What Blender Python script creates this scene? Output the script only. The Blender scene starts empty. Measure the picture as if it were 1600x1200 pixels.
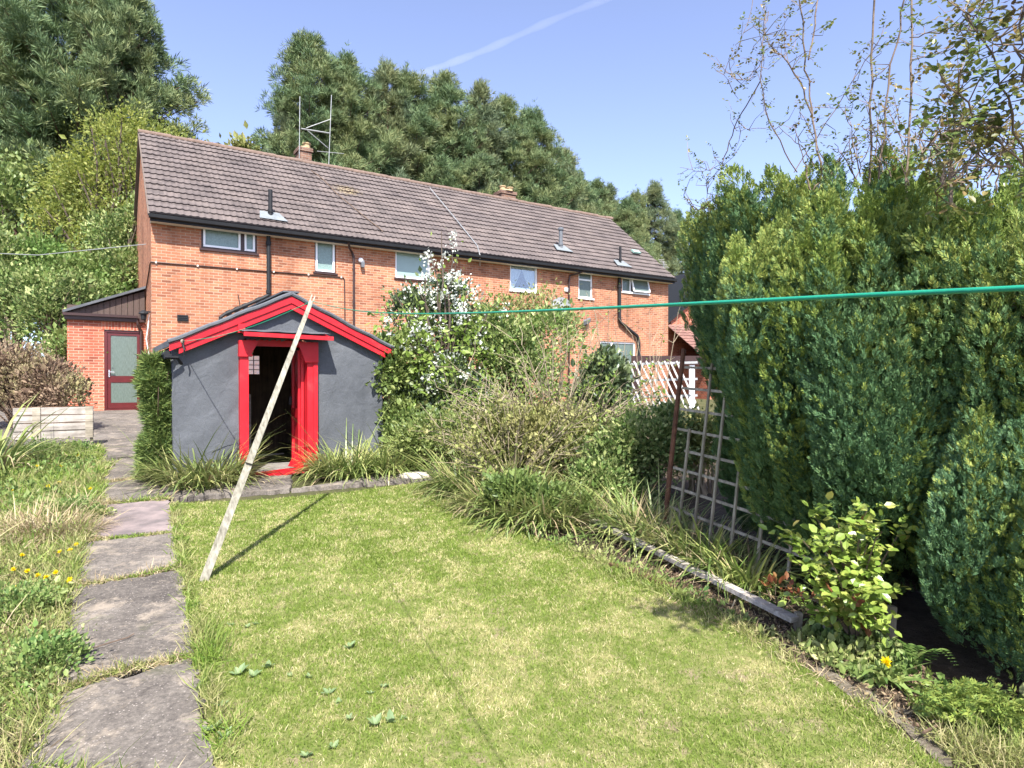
import bpy, math, random
import numpy as np
from mathutils import Vector, Matrix
rng = np.random.default_rng(11)
random.seed(5)
PI = math.pi
sc = bpy.context.scene
COL = sc.collection

# ------------------------------------------------------------------ frame of the place
TH = math.radians(33.3)                    # the house and the shed share this heading
UX, UY = math.cos(TH), math.sin(TH)        # along the facade
VX, VY = -UY, UX                           # into the house
EYE, F, HOR = 1.6, 1000.0, 595.0           # eye height, focal length in photo pixels, horizon row
HX, HY, ZH = -9.233, 16.4, 0.76            # front left corner of the house
SX, SY, ZS = -2.89, 8.3, 0.40              # shed, middle of its front wall

def gz(x, y):
    z = 0.05 * np.minimum(y, 15.2)
    return z + 0.03 * np.maximum(0, np.asarray(y) - 34)
def G(px, py, dz=0.0):
    """point of the sloping garden"""
    y = EYE * F / (py - HOR + 50.0)
    return np.array([(px - 800) / F * y, y, 0.05 * y + dz])
def A(px, py, y):
    return np.array([(px - 800) / F * y, y, EYE + (HOR - py) / F * y])
def plane(px, py, x0, y0, z0, d=0.0):
    k = (px - 800) / F
    X0, Y0 = x0 + VX * d, y0 + VY * d
    t = (k * Y0 - X0) / (UX - UY * k)
    y = Y0 + UY * t
    return t, EYE + (HOR - py) / F * y - z0
def fac(px, py, d=0.0): return plane(px, py, HX, HY, ZH, d)
def shd(px, py, d=0.0): return plane(px, py, SX, SY, ZS, d)

# ------------------------------------------------------------------ mesh builder
class MB:
    def __init__(s): s.v = []; s.n = 0; s.f = []
    def add(s, verts, faces, mi=0):
        verts = np.asarray(verts, dtype=np.float64).reshape(-1, 3)
        if len(verts) == 0: return
        if isinstance(faces, np.ndarray): groups = [faces]
        else:
            by = {}
            for f in faces: by.setdefault(len(f), []).append(f)
            groups = [np.array(g) for g in by.values()]
        for g in groups: s.f.append((g + s.n, mi))
        s.v.append(verts); s.n += len(verts)
    def box(s, a, b, mi=0):
        x0, y0, z0 = [min(p, q) for p, q in zip(a, b)]; x1, y1, z1 = [max(p, q) for p, q in zip(a, b)]
        s.add([(x0,y0,z0),(x1,y0,z0),(x1,y1,z0),(x0,y1,z0),(x0,y0,z1),(x1,y0,z1),(x1,y1,z1),(x0,y1,z1)],
              [(0,3,2,1),(4,5,6,7),(0,1,5,4),(1,2,6,5),(2,3,7,6),(3,0,4,7)], mi)
        return s
    def bar(s, p, q, w, h, up=(0,0,1), mi=0, w2=None, h2=None):
        """rectangular bar from p to q; w sideways, h along up"""
        p = np.array(p, float); q = np.array(q, float); d = q - p; d /= np.linalg.norm(d)
        u = np.array(up, float); sd = np.cross(d, u); sd /= np.linalg.norm(sd); u = np.cross(sd, d)
        w2 = w if w2 is None else w2; h2 = h if h2 is None else h2
        vs = []
        for c, ww, hh in ((p, w, h), (q, w2, h2)):
            for a, b in ((-1,-1),(1,-1),(1,1),(-1,1)): vs.append(c + sd*a*ww/2 + u*b*hh/2)
        s.add(vs, [(0,1,2,3),(4,7,6,5),(0,4,5,1),(1,5,6,2),(2,6,7,3),(3,7,4,0)], mi)
        return s
    def tube(s, pts, r, n=6, mi=0, cap=True):
        pts = np.asarray(pts, float); m = len(pts)
        r = np.full(m, r, float) if np.isscalar(r) else np.asarray(r, float)
        d = np.gradient(pts, axis=0); d /= np.linalg.norm(d, axis=1)[:, None] + 1e-9
        ref = np.array([0, 0, 1.0]) if abs(d[:, 2]).mean() < 0.8 else np.array([1.0, 0, 0])
        a = np.cross(d, ref); a /= np.linalg.norm(a, axis=1)[:, None] + 1e-9
        b = np.cross(d, a)
        an = np.arange(n) * 2 * PI / n
        V = pts[:, None] + r[:, None, None] * (np.cos(an)[None, :, None] * a[:, None] + np.sin(an)[None, :, None] * b[:, None])
        i = np.arange(m - 1)[:, None] * n; j = np.arange(n)[None, :]; j2 = (j + 1) % n
        Fq = np.stack([i + j, i + j2, i + n + j2, i + n + j], -1).reshape(-1, 4)
        fs = [tuple(f) for f in Fq]
        if cap: fs += [tuple(range(n - 1, -1, -1)), tuple(range((m - 1) * n, m * n))]
        s.add(V.reshape(-1, 3), fs if cap else Fq, mi)
        return s
    def lathe(s, prof, c=(0,0,0), n=12, mi=0):
        prof = np.array(prof, float)
        an = np.arange(n) * 2 * PI / n
        V = np.stack([prof[:, 0][:, None] * np.cos(an), prof[:, 0][:, None] * np.sin(an), np.repeat(prof[:, 1][:, None], n, 1)], -1) + np.array(c)
        i = np.arange(len(prof) - 1)[:, None] * n; j = np.arange(n)[None, :]; j2 = (j + 1) % n
        Fq = np.stack([i + j, i + j2, i + n + j2, i + n + j], -1).reshape(-1, 4)
        m = len(prof)
        s.add(V.reshape(-1, 3), [tuple(f) for f in Fq] + [tuple(range(n-1,-1,-1)), tuple(range((m-1)*n, m*n))], mi)
        return s
    def prism(s, poly, off, mi=0):
        """polygon (3d points) swept by off"""
        p = np.array(poly, float); n = len(p); o = np.array(off, float)
        s.add(np.vstack([p, p + o]), [tuple(range(n)), tuple(range(2*n-1, n-1, -1))] + [(i, i+n, (i+1) % n + n, (i+1) % n) for i in range(n)], mi)
        return s
    def scatter(s, T, pos, R, sca, mi=0):
        tv, tf = T
        sca = np.asarray(sca, float)
        sv = tv[None] * (sca[:, None, None] if sca.ndim == 1 else sca[:, None, :])
        V = pos[:, None] + np.einsum('nij,nmj->nmi', R, sv)
        k = np.arange(len(pos))[:, None, None] * len(tv)
        off = s.n
        for g in tf: s.f.append(((g[None] + k).reshape(-1, g.shape[1]) + off, mi))
        s.v.append(V.reshape(-1, 3)); s.n += len(pos) * len(tv)
        return s
    def mesh(s, name, mats, smooth=False, uv=False):
        me = bpy.data.meshes.new(name)
        V = np.vstack(s.v); me.vertices.add(len(V)); me.vertices.foreach_set('co', V.ravel().astype(np.float32))
        li, ls, mi = [], [], []; c = 0
        for g, m in s.f:
            li.append(g.ravel()); k = g.shape[1]
            ls.append(c + np.arange(len(g)) * k); c += g.size
            mi.append(np.full(len(g), m))
        li = np.concatenate(li); ls = np.concatenate(ls); mi = np.concatenate(mi)
        me.loops.add(len(li)); me.loops.foreach_set('vertex_index', li.astype(np.int32))
        me.polygons.add(len(ls)); me.polygons.foreach_set('loop_start', ls.astype(np.int32))
        me.polygons.foreach_set('material_index', mi.astype(np.int32))
        for m in (mats if isinstance(mats, (list, tuple)) else [mats]): me.materials.append(m)
        me.update(calc_edges=True)
        me.polygons.foreach_set('use_smooth', np.full(len(ls), smooth))
        if uv:
            N = np.zeros(len(ls) * 3, np.float32); me.polygons.foreach_get('normal', N); N = np.abs(N.reshape(-1, 3))
            lt = np.zeros(len(ls), np.int32); me.polygons.foreach_get('loop_total', lt)
            ax = np.repeat(np.argmax(N, 1), lt); P = V[li]
            if uv == 'roof': U = P[:, [0, 1]]
            else: U = np.where((ax == 1)[:, None], P[:, [0, 2]], np.where((ax == 0)[:, None], P[:, [1, 2]], P[:, [0, 1]]))
            if uv == 'swap': U = U[:, ::-1]
            l = me.uv_layers.new(name='UVMap'); l.data.foreach_set('uv', U.astype(np.float32).ravel())
        return me
    def build(s, name, mats, parent=None, smooth=False, uv=False, loc=None):
        o = bpy.data.objects.new(name, s.mesh(name, mats, smooth, uv)); COL.objects.link(o)
        if parent is not None: o.parent = parent
        if loc is not None: o.location = loc
        return o

def tag(o, label=None, cat=None, group=None, kind=None):
    if label: o['label'] = label
    if cat: o['category'] = cat
    if group: o['group'] = group
    if kind: o['kind'] = kind
    return o
def thing(name, label, cat, loc=(0,0,0), rotz=0.0, group=None):
    o = bpy.data.objects.new(name, None); COL.objects.link(o); o.empty_display_size = .2
    o.location = [float(q) for q in loc]; o.rotation_euler = (0, 0, rotz)
    return tag(o, label, cat, group)
def copy_tree(o, parent=None):
    c = o.copy(); COL.objects.link(c)
    if parent is not None: c.parent = parent
    for ch in list(o.children): copy_tree(ch, c)
    return c

def frames(d, roll=None):
    """rotation matrices whose local z axis points along each row of d"""
    d = d / (np.linalg.norm(d, axis=1)[:, None] + 1e-9)
    ref = np.where(np.abs(d[:, 2:3]) < .9, np.array([[0, 0, 1.0]]), np.array([[1.0, 0, 0]]))
    x = np.cross(ref, d); x /= np.linalg.norm(x, axis=1)[:, None] + 1e-9
    y = np.cross(d, x)
    if roll is None: roll = rng.uniform(0, 2 * PI, len(d))
    c, s_ = np.cos(roll)[:, None], np.sin(roll)[:, None]
    return np.stack([c * x + s_ * y, -s_ * x + c * y, d], -1)
def rdir(n):
    v = rng.normal(size=(n, 3)); return v / np.linalg.norm(v, axis=1)[:, None]
def inpoly(P, poly):
    x, y = P[:, 0], P[:, 1]; r = np.zeros(len(P), bool); q = np.array(poly); j = len(q) - 1
    for i in range(len(q)):
        xi, yi, xj, yj = q[i][0], q[i][1], q[j][0], q[j][1]
        r ^= ((yi > y) != (yj > y)) & (x < (xj - xi) * (y - yi) / (yj - yi + 1e-12) + xi); j = i
    return r
def sample_poly(poly, n):
    q = np.array(poly)[:, :2]; lo, hi = q.min(0), q.max(0); out = np.zeros((0, 2))
    while len(out) < n:
        P = rng.uniform(lo, hi, (n * 2, 2)); out = np.vstack([out, P[inpoly(P, q)]])
    return out[:n]
def vnoise(P, scale, seed=0):
    """cheap smooth noise in 0..1 for 2d / 3d points"""
    P = np.asarray(P, float) * scale; r = np.random.default_rng(seed); o = np.zeros(len(P))
    for k in range(7):
        w = r.normal(size=P.shape[1]) * (1 + .35 * k); o += np.sin(P @ w + r.uniform(0, 6.28)) / (1 + .25 * k)
    return np.clip(.5 + o / 5.0, 0, 1)

# leaf templates: local z runs along the leaf, local y is its normal
def T_(v, *f): return (np.array(v, float), [np.array(g) for g in f])
LEAF = T_([(0,0,0),(.28,.05,.3),(.24,.03,.68),(0,-.08,1),(-.24,.03,.68),(-.28,.05,.3),(0,-.03,.5)], [(0,1,6,5)], [(1,2,6),(2,3,6),(3,4,6),(4,5,6)])
RHOMB = T_([(0,0,0),(.3,.06,.45),(0,-.04,1),(-.3,.06,.45)], [(0,1,2),(0,2,3)])
BLADE = T_([(-.5,0,0),(.5,0,0),(.4,.12,.55),(-.4,.12,.55),(0,.42,1)], [(0,1,2,3)], [(3,2,4)])
def strip_blade(segs=5, curve=1.1):
    v = []
    for i in range(segs):
        t = i / (segs - 1); a = curve * t; w = .5 * (1 - t ** 2.2) + .02
        r_ = (1 - math.cos(a)) / curve; z = math.sin(a) / curve
        v += [(-w, r_, z), (w, r_, z)]
    return T_(v, [(2*i, 2*i+1, 2*i+3, 2*i+2) for i in range(segs - 1)])
BL = [strip_blade(5, c) for c in (.5, 1.0, 1.6, 2.2)]
def needle_tuft(n, w, seed, spread=1.0):
    r = np.random.default_rng(seed); v, f = [], []
    for i in range(n):
        a = r.uniform(0, 6.28); t = spread * math.sqrt(r.uniform(.02, 1)); d = np.array([math.sin(t)*math.cos(a), math.sin(t)*math.sin(a), math.cos(t)])
        p = np.cross(d, r.normal(size=3)); p /= np.linalg.norm(p); L = r.uniform(.7, 1.1); b = d * r.uniform(-.1, .25)
        k = len(v); v += [b, b + d*L*.55 + p*w*.5, b + d*L, b + d*L*.55 - p*w*.5]; f.append((k, k+1, k+2, k+3))
    return T_(v, f)
def scale_spray(seed):
    """flat fan of a cypress: little scale-leaf twigs either side of an axis"""
    r = np.random.default_rng(seed); v, f = [], []
    for i in range(11):
        t = i / 10; side = -1 if i % 2 else 1; ang = side * (.75 - .35 * t) + r.normal() * .12
        if i == 10: ang = 0
        b = np.array([side*.01, r.normal() * .02, t * .68]); L = (.46 - .2 * t) * r.uniform(.8, 1.2); w = .06
        d = np.array([math.sin(ang), r.normal() * .25, math.cos(ang)]); d /= np.linalg.norm(d); p = np.array([d[2], r.normal()*.3, -d[0]]); p /= np.linalg.norm(p)
        k = len(v); v += [b, b + d*L*.45 + p*w, b + d*L, b + d*L*.45 - p*w]; f.append((k, k+1, k+2, k+3))
    return T_(v, f)

# ------------------------------------------------------------------ materials
def nmat(name):
    m = bpy.data.materials.new(name); m.use_nodes = True; nt = m.node_tree; nt.nodes.clear()
    return m, nt
class N:
    """small node helper"""
    def __init__(s, nt): s.nt = nt
    def __call__(s, t, **kw):
        n = s.nt.nodes.new(t)
        for k, v in kw.items(): setattr(n, k, v)
        return n
    def link(s, a, b): s.nt.links.new(a, b)
def ramp(n, stops, interp='LINEAR'):
    r = n('ShaderNodeValToRGB'); e = r.color_ramp.elements; r.color_ramp.interpolation = interp
    while len(e) < len(stops): e.new(.5)
    for el, (p, c) in zip(e, stops): el.position = p; el.color = (*c, 1) if len(c) == 3 else c
    return r
def noise(n, scale, detail=4, coord='Object', rough=.6, dist=0, vscale=None):
    if coord == 'World': tc = n('ShaderNodeNewGeometry').outputs['Position']
    else: tc = n('ShaderNodeTexCoord').outputs[coord]
    if vscale:
        mp = n('ShaderNodeMapping'); mp.inputs['Scale'].default_value = vscale; n.link(tc, mp.inputs[0]); tc = mp.outputs[0]
    x = n('ShaderNodeTexNoise'); x.inputs['Scale'].default_value = scale; x.inputs['Detail'].default_value = detail
    x.inputs['Roughness'].default_value = rough; x.inputs['Distortion'].default_value = dist
    n.link(tc, x.inputs['Vector']); return x
def mixc(n, fac, a, b, mode='MIX'):
    m = n('ShaderNodeMix', data_type='RGBA', blend_type=mode)
    for sock, val in ((m.inputs[0], fac), (m.inputs[6], a), (m.inputs[7], b)):
        if isinstance(val, bpy.types.NodeSocket): n.link(val, sock)
        elif isinstance(val, tuple): sock.default_value = (*val, 1) if len(val) == 3 else val
        else: sock.default_value = val
    return m.outputs[2]
def finish(n, color, rough=.6, spec=.3, bump=None, bstr=.3, bdist=.01, metal=0, coat=0):
    p = n('ShaderNodeBsdfPrincipled'); o = n('ShaderNodeOutputMaterial')
    if isinstance(color, tuple): p.inputs['Base Color'].default_value = (*color, 1)
    else: n.link(color, p.inputs['Base Color'])
    if isinstance(rough, (int, float)): p.inputs['Roughness'].default_value = rough
    else: n.link(rough, p.inputs['Roughness'])
    p.inputs['Specular IOR Level'].default_value = spec; p.inputs['Metallic'].default_value = metal
    p.inputs['Coat Weight'].default_value = coat
    if bump is not None:
        b = n('ShaderNodeBump'); b.inputs['Strength'].default_value = bstr; b.inputs['Distance'].default_value = bdist
        n.link(bump, b.inputs['Height']); n.link(b.outputs[0], p.inputs['Normal'])
    n.link(p.outputs[0], o.inputs[0]); return p
def simple(name, c, rough=.5, var=.25, scale=6, spec=.4, bstr=.15, bscale=40, metal=0, c2=None, vscale=None, coat=0):
    """plain surface with a little weathering"""
    m, nt = nmat(name); n = N(nt)
    a = noise(n, scale, 5, vscale=vscale)
    c2 = c2 or tuple(q * (1 - var) for q in c)
    r = ramp(n, [(.32, c2), (.68, c)]); n.link(a.outputs[0], r.inputs[0])
    b = noise(n, bscale, 3, vscale=vscale)
    finish(n, r.outputs[0], rough, spec, b.outputs[0], bstr, .01, metal, coat); return m
def leafmat(name, cols, alt=None, trans=.3, rough=.55, ns=1.2, spec=.25, lo=.42, hi=.6):
    """leaves: a colour per leaf, and a second palette in soft patches where the plant itself differs"""
    m, nt = nmat(name); n = N(nt)
    g = n('ShaderNodeNewGeometry')
    st = [(i / max(1, len(cols) - 1), c) for i, c in enumerate(cols)]
    r1 = ramp(n, st); n.link(g.outputs['Random Per Island'], r1.inputs[0]); col = r1.outputs[0]
    if alt:
        r2 = ramp(n, [(i / max(1, len(alt) - 1), c) for i, c in enumerate(alt)]); n.link(g.outputs['Random Per Island'], r2.inputs[0])
        x = noise(n, ns, 2, 'World'); rr = ramp(n, [(lo, (0,0,0)), (hi, (1,1,1))]); n.link(x.outputs[0], rr.inputs[0])
        col = mixc(n, rr.outputs[0], col, r2.outputs[0])
    p = n('ShaderNodeBsdfPrincipled'); p.inputs['Roughness'].default_value = rough; p.inputs['Specular IOR Level'].default_value = spec
    n.link(col, p.inputs['Base Color'])
    t = n('ShaderNodeBsdfTranslucent'); n.link(mixc(n, .5, col, (.35,.42,.06), 'MIX') if trans > .35 else col, t.inputs[0])
    mx = n('ShaderNodeMixShader'); mx.inputs[0].default_value = trans
    o = n('ShaderNodeOutputMaterial'); n.link(p.outputs[0], mx.inputs[1]); n.link(t.outputs[0], mx.inputs[2]); n.link(mx.outputs[0], o.inputs[0])
    return m
def brickmat(name, c1, c2, mortar, scale=1.0, stain=.25):
    m, nt = nmat(name); n = N(nt)
    uv = n('ShaderNodeUVMap'); w = noise(n, 3, 2, 'UV'); 
    b = n('ShaderNodeTexBrick'); n.link(uv.outputs[0], b.inputs['Vector'])
    b.inputs['Scale'].default_value = scale; b.inputs['Brick Width'].default_value = .225; b.inputs['Row Height'].default_value = .075
    b.inputs['Mortar Size'].default_value = .009; b.inputs['Mortar Smooth'].default_value = .25; b.inputs['Bias'].default_value = -.1
    b.inputs['Color1'].default_value = (*c1, 1); b.inputs['Color2'].default_value = (*c2, 1); b.inputs['Mortar'].default_value = (*mortar, 1)
    mp = n('ShaderNodeMapping'); mp.inputs['Location'].default_value = (22.5, 15.0, 0); n.link(uv.outputs[0], mp.inputs[0])
    b2 = n('ShaderNodeTexBrick'); n.link(mp.outputs[0], b2.inputs['Vector']); b2.inputs['Scale'].default_value = scale; b2.inputs['Brick Width'].default_value = .225; b2.inputs['Row Height'].default_value = .075; b2.inputs['Mortar Size'].default_value = 0
    b2.inputs['Color1'].default_value = (0,0,0,1); b2.inputs['Color2'].default_value = (1,1,1,1); odd = ramp(n, [(0, (1.16,1.14,1.10)), (.35, (1,1,1)), (.72, (.94,.93,.94)), (.84, (.78,.75,.77)), (1, (.62,.61,.65))]); n.link(b2.outputs[0], odd.inputs[0])
    big = noise(n, .7, 5, 'UV'); st_ = noise(n, 1.0, 5, 'UV', vscale=(2.2,.35,1)); rs_ = ramp(n, [(.36, (.80,.77,.76)), (.6, (1.05,1.05,1.05))]); n.link(st_.outputs[0], rs_.inputs[0]); rb = ramp(n, [(.3, (1-stain, 1-stain*1.05, 1-stain*1.1)), (.7, (1.12, 1.12, 1.1))]); n.link(big.outputs[0], rb.inputs[0])
    col = mixc(n, 1.0, b.outputs[0], rb.outputs[0], 'MULTIPLY')
    col = mixc(n, 1.0, col, rs_.outputs[0], 'MULTIPLY'); inv = n('ShaderNodeMath', operation='SUBTRACT'); inv.inputs[0].default_value = 1; n.link(b.outputs['Fac'], inv.inputs[1]); col = mixc(n, inv.outputs[0], col, mixc(n, 1.0, col, odd.outputs[0], 'MULTIPLY'))
    fine = noise(n, 60, 4, 'UV'); rf = ramp(n, [(.3, (.82,.8,.78)), (.7, (1.12,1.12,1.12))]); n.link(fine.outputs[0], rf.inputs[0])
    col = mixc(n, 1.0, col, rf.outputs[0], 'MULTIPLY')
    h = n('ShaderNodeMath', operation='MULTIPLY_ADD'); n.link(b.outputs['Fac'], h.inputs[0]); h.inputs[1].default_value = -1.0; n.link(fine.outputs[0], h.inputs[2])
    finish(n, col, .85, .15, h.outputs[0], .5, .008); return m
def woodmat(name, c, c2, axis='x', rough=.8, s=1.0):
    m, nt = nmat(name); n = N(nt)
    vs = {'x': (2, 30, 30), 'y': (30, 2, 30), 'z': (30, 30, 2)}[axis]
    a = noise(n, 1.0 * s, 6, vscale=vs, dist=.4); b = noise(n, 5, 3)
    r = ramp(n, [(.3, c2), (.65, c)]); n.link(a.outputs[0], r.inputs[0])
    rb = ramp(n, [(.35, (.7,.7,.68)), (.65, (1.1,1.1,1.1))]); n.link(b.outputs[0], rb.inputs[0])
    finish(n, mixc(n, 1, r.outputs[0], rb.outputs[0], 'MULTIPLY'), rough, .15, a.outputs[0], .5, .004); return m

M = {}
M['brick'] = brickmat('brick_orange', (.43,.185,.102), (.34,.132,.074), (.43,.30,.215))
M['brick_new'] = brickmat('brick_red', (.47,.15,.09), (.36,.10,.062), (.48,.30,.22), stain=.15)
M['black'] = simple('black_plastic', (.018,.019,.021), .6, .3, spec=.25)
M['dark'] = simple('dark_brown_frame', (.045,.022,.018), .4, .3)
M['umber'] = simple('brown_cladding', (.085,.055,.042), .55, .3, vscale=(8,8,1))
M['white'] = simple('white_upvc', (.82,.83,.83), .35, .06)
M['whitewash'] = simple('weathered_white_slat', (.52,.50,.47), .7, .3, scale=8)
M['cream'] = simple('cream_soffit', (.66,.62,.53), .6, .15)
M['grey'] = simple('grey_plastic', (.13,.14,.15), .5, .25)
M['lead'] = simple('lead_flashing', (.20,.22,.225), .55, .25)
M['steel'] = simple('dull_metal', (.42,.43,.41), .45, .3, metal=.5)
M['mahogany'] = simple('mahogany_paint', (.10,.014,.014), .35, .25, coat=.2)
def redmat():
    m, nt = nmat('red_gloss_paint'); n = N(nt)
    a = noise(n, 2.4, 6, rough=.7); r = ramp(n, [(.3, (.40,.008,.014)), (.7, (.52,.011,.020))]); n.link(a.outputs[0], r.inputs[0])
    c = noise(n, 9, 8, rough=.8, vscale=(1,1,.45)); rc = ramp(n, [(.66, (0,0,0)), (.69, (1,1,1))]); n.link(c.outputs[0], rc.inputs[0])
    col = mixc(n, rc.outputs[0], r.outputs[0], (.30,.13,.10))
    f = noise(n, 5, 5); rf = ramp(n, [(.55, (0,0,0)), (.75, (.22,.22,.22))]); n.link(f.outputs[0], rf.inputs[0]); col = mixc(n, rf.outputs[0], col, (.55,.12,.11))
    g = noise(n, 7, 5, vscale=(14,14,1)); rr = ramp(n, [(.3, (.32,.32,.32)), (.7, (.62,.62,.62))]); n.link(a.outputs[0], rr.inputs[0])
    finish(n, col, rr.outputs[0], .4, g.outputs[0], .25, .006); return m
M['red'] = redmat()
M['chrome'] = simple('chrome_handle', (.7,.7,.7), .2, .1, metal=.9)
M['obscure'] = simple('obscured_glass', (.21,.30,.27), .12, .3, scale=25, bscale=70, bstr=.25, spec=.5)
M['net'] = simple('net_curtain_glass', (.13,.17,.145), .18, .45, scale=9, spec=.5, vscale=(14,14,1.2), bscale=60)
M['blind'] = simple('teal_blind', (.27,.37,.34), .1, .08, scale=1.5, spec=.5, bstr=.02)
M['pot'] = simple('clay_pot', (.42,.31,.17), .8, .3, scale=9)
M['capmortar'] = simple('cement', (.16,.125,.105), .9, .4, scale=12)
M['stack'] = brickmat('brick_weathered', (.22,.125,.09), (.15,.08,.06), (.25,.21,.17))
M['log'] = woodmat('wood_weathered', (.42,.37,.29), (.19,.165,.125), 'x')
M['logz'] = woodmat('wood_weathered_upright', (.38,.335,.25), (.18,.155,.11), 'z')
M['prop'] = woodmat('wood_prop', (.33,.31,.25), (.13,.12,.09), 'z', s=1.6)
M['pale'] = woodmat('wood_pale_boards', (.47,.43,.38), (.20,.17,.145), 'x')
M['stump'] = woodmat('wood_dark', (.13,.075,.045), (.055,.03,.018), 'z')
M['rust'] = simple('rusty_iron', (.17,.075,.04), .85, .6, scale=16, bstr=.5)
M['line'] = simple('green_pvc_line', (.015,.27,.155), .35, .15)
M['bark'] = simple('bark', (.115,.085,.062), .9, .55, scale=9, bstr=.6, vscale=(6,6,1))
M['pinebark'] = simple('pine_bark', (.16,.095,.065), .9, .55, scale=4, bstr=.6, vscale=(5,5,1))
M['twig'] = simple('pale_twig', (.33,.26,.17), .8, .35, scale=10)
M['twigd'] = simple('brown_twig', (.13,.085,.055), .8, .4, scale=10)
M['cane'] = simple('rose_cane', (.20,.145,.10), .7, .45, scale=14)
M['stem'] = simple('green_stem', (.16,.22,.06), .6, .3)
def glassmat():
    m, nt = nmat('window_glass'); n = N(nt)
    t = n('ShaderNodeBsdfTransparent'); g = n('ShaderNodeBsdfGlossy'); g.inputs['Roughness'].default_value = .03
    t.inputs[0].default_value = (.85,.9,.9,1)
    mx = n('ShaderNodeMixShader'); mx.inputs[0].default_value = .22; o = n('ShaderNodeOutputMaterial')
    n.link(t.outputs[0], mx.inputs[1]); n.link(g.outputs[0], mx.inputs[2]); n.link(mx.outputs[0], o.inputs[0]); return m
M['glass'] = glassmat()
def feltmat():
    m, nt = nmat('roofing_felt'); n = N(nt)
    a = noise(n, 1.6, 5); r = ramp(n, [(.3, (.060,.065,.072)), (.7, (.105,.112,.122))]); n.link(a.outputs[0], r.inputs[0])
    g = noise(n, 320, 2); rg = ramp(n, [(.35, (.6,.6,.6)), (.7, (1.5,1.5,1.5))]); n.link(g.outputs[0], rg.inputs[0])
    b = noise(n, 6, 4, dist=.8)
    ad = n('ShaderNodeMath', operation='MULTIPLY_ADD'); n.link(g.outputs[0], ad.inputs[0]); ad.inputs[1].default_value = .10; n.link(b.outputs[0], ad.inputs[2])
    finish(n, mixc(n, 1, r.outputs[0], rg.outputs[0], 'MULTIPLY'), .75, .3, ad.outputs[0], .36, .04); return m
M['felt'] = feltmat()
def tilemat(name, c1, c2, lichen=True):
    m, nt = nmat(name); n = N(nt)
    uv = n('ShaderNodeUVMap'); b = n('ShaderNodeTexBrick'); n.link(uv.outputs[0], b.inputs['Vector']); b.offset = 0.0
    b.inputs['Scale'].default_value = 1; b.inputs['Brick Width'].default_value = .33; b.inputs['Row Height'].default_value = .2605; b.inputs['Mortar Size'].default_value = 0
    b.inputs['Color1'].default_value = (*c1, 1); b.inputs['Color2'].default_value = (*c2, 1); b.inputs['Mortar'].default_value = (*c2, 1)
    big = noise(n, .9, 6, 'UV'); rb = ramp(n, [(.3, (.78,.78,.8)), (.7, (1.15,1.13,1.1))]); n.link(big.outputs[0], rb.inputs[0])
    col = mixc(n, 1, b.outputs[0], rb.outputs[0], 'MULTIPLY')
    sp = noise(n, 14, 5, 'UV', .7); rs = ramp(n, [(.62, (0,0,0)), (.72, (.55,.55,.55))]); n.link(sp.outputs[0], rs.inputs[0])
    col = mixc(n, rs.outputs[0], col, (.25,.235,.21))
    if lichen:
        # lichen under the aerial, with a shape of its own
        mp = n('ShaderNodeMapping'); n.link(uv.outputs[0], mp.inputs[0])
        mp.inputs['Location'].default_value = (-5.9, -3.35, 0); 
        gr = n('ShaderNodeVectorMath', operation='MULTIPLY'); gr.inputs[1].default_value = (.95, 1.1, 0); n.link(mp.outputs[0], gr.inputs[0])
        ln = n('ShaderNodeVectorMath', operation='LENGTH'); n.link(gr.outputs[0], ln.inputs[0])
        x = noise(n, 7, 4, 'UV'); ad = n('ShaderNodeMath', operation='SUBTRACT'); n.link(x.outputs[0], ad.inputs[0]); n.link(ln.outputs['Value'], ad.inputs[1])
        rl = ramp(n, [(.0, (0,0,0)), (.3, (.75,.75,.75))]); n.link(ad.outputs[0], rl.inputs[0])
        x2 = noise(n, 16, 2, 'UV'); rc = ramp(n, [(.50, (.085,.055,.032)), (.60, (.34,.29,.17))]); n.link(x2.outputs[0], rc.inputs[0])
        col = mixc(n, rl.outputs[0], col, rc.outputs[0])
    f = noise(n, 90, 3, 'UV')
    finish(n, col, .85, .2, f.outputs[0], .3, .01); return m
M['tile'] = tilemat('roof_tile', (.140,.116,.106), (.096,.080,.074))
M['tile2'] = tilemat('roof_tile_red', (.25,.14,.11), (.18,.10,.085), False)
M['ridge'] = simple('ridge_tile', (.19,.13,.10), .9, .4, scale=5, bstr=.4)
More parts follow.
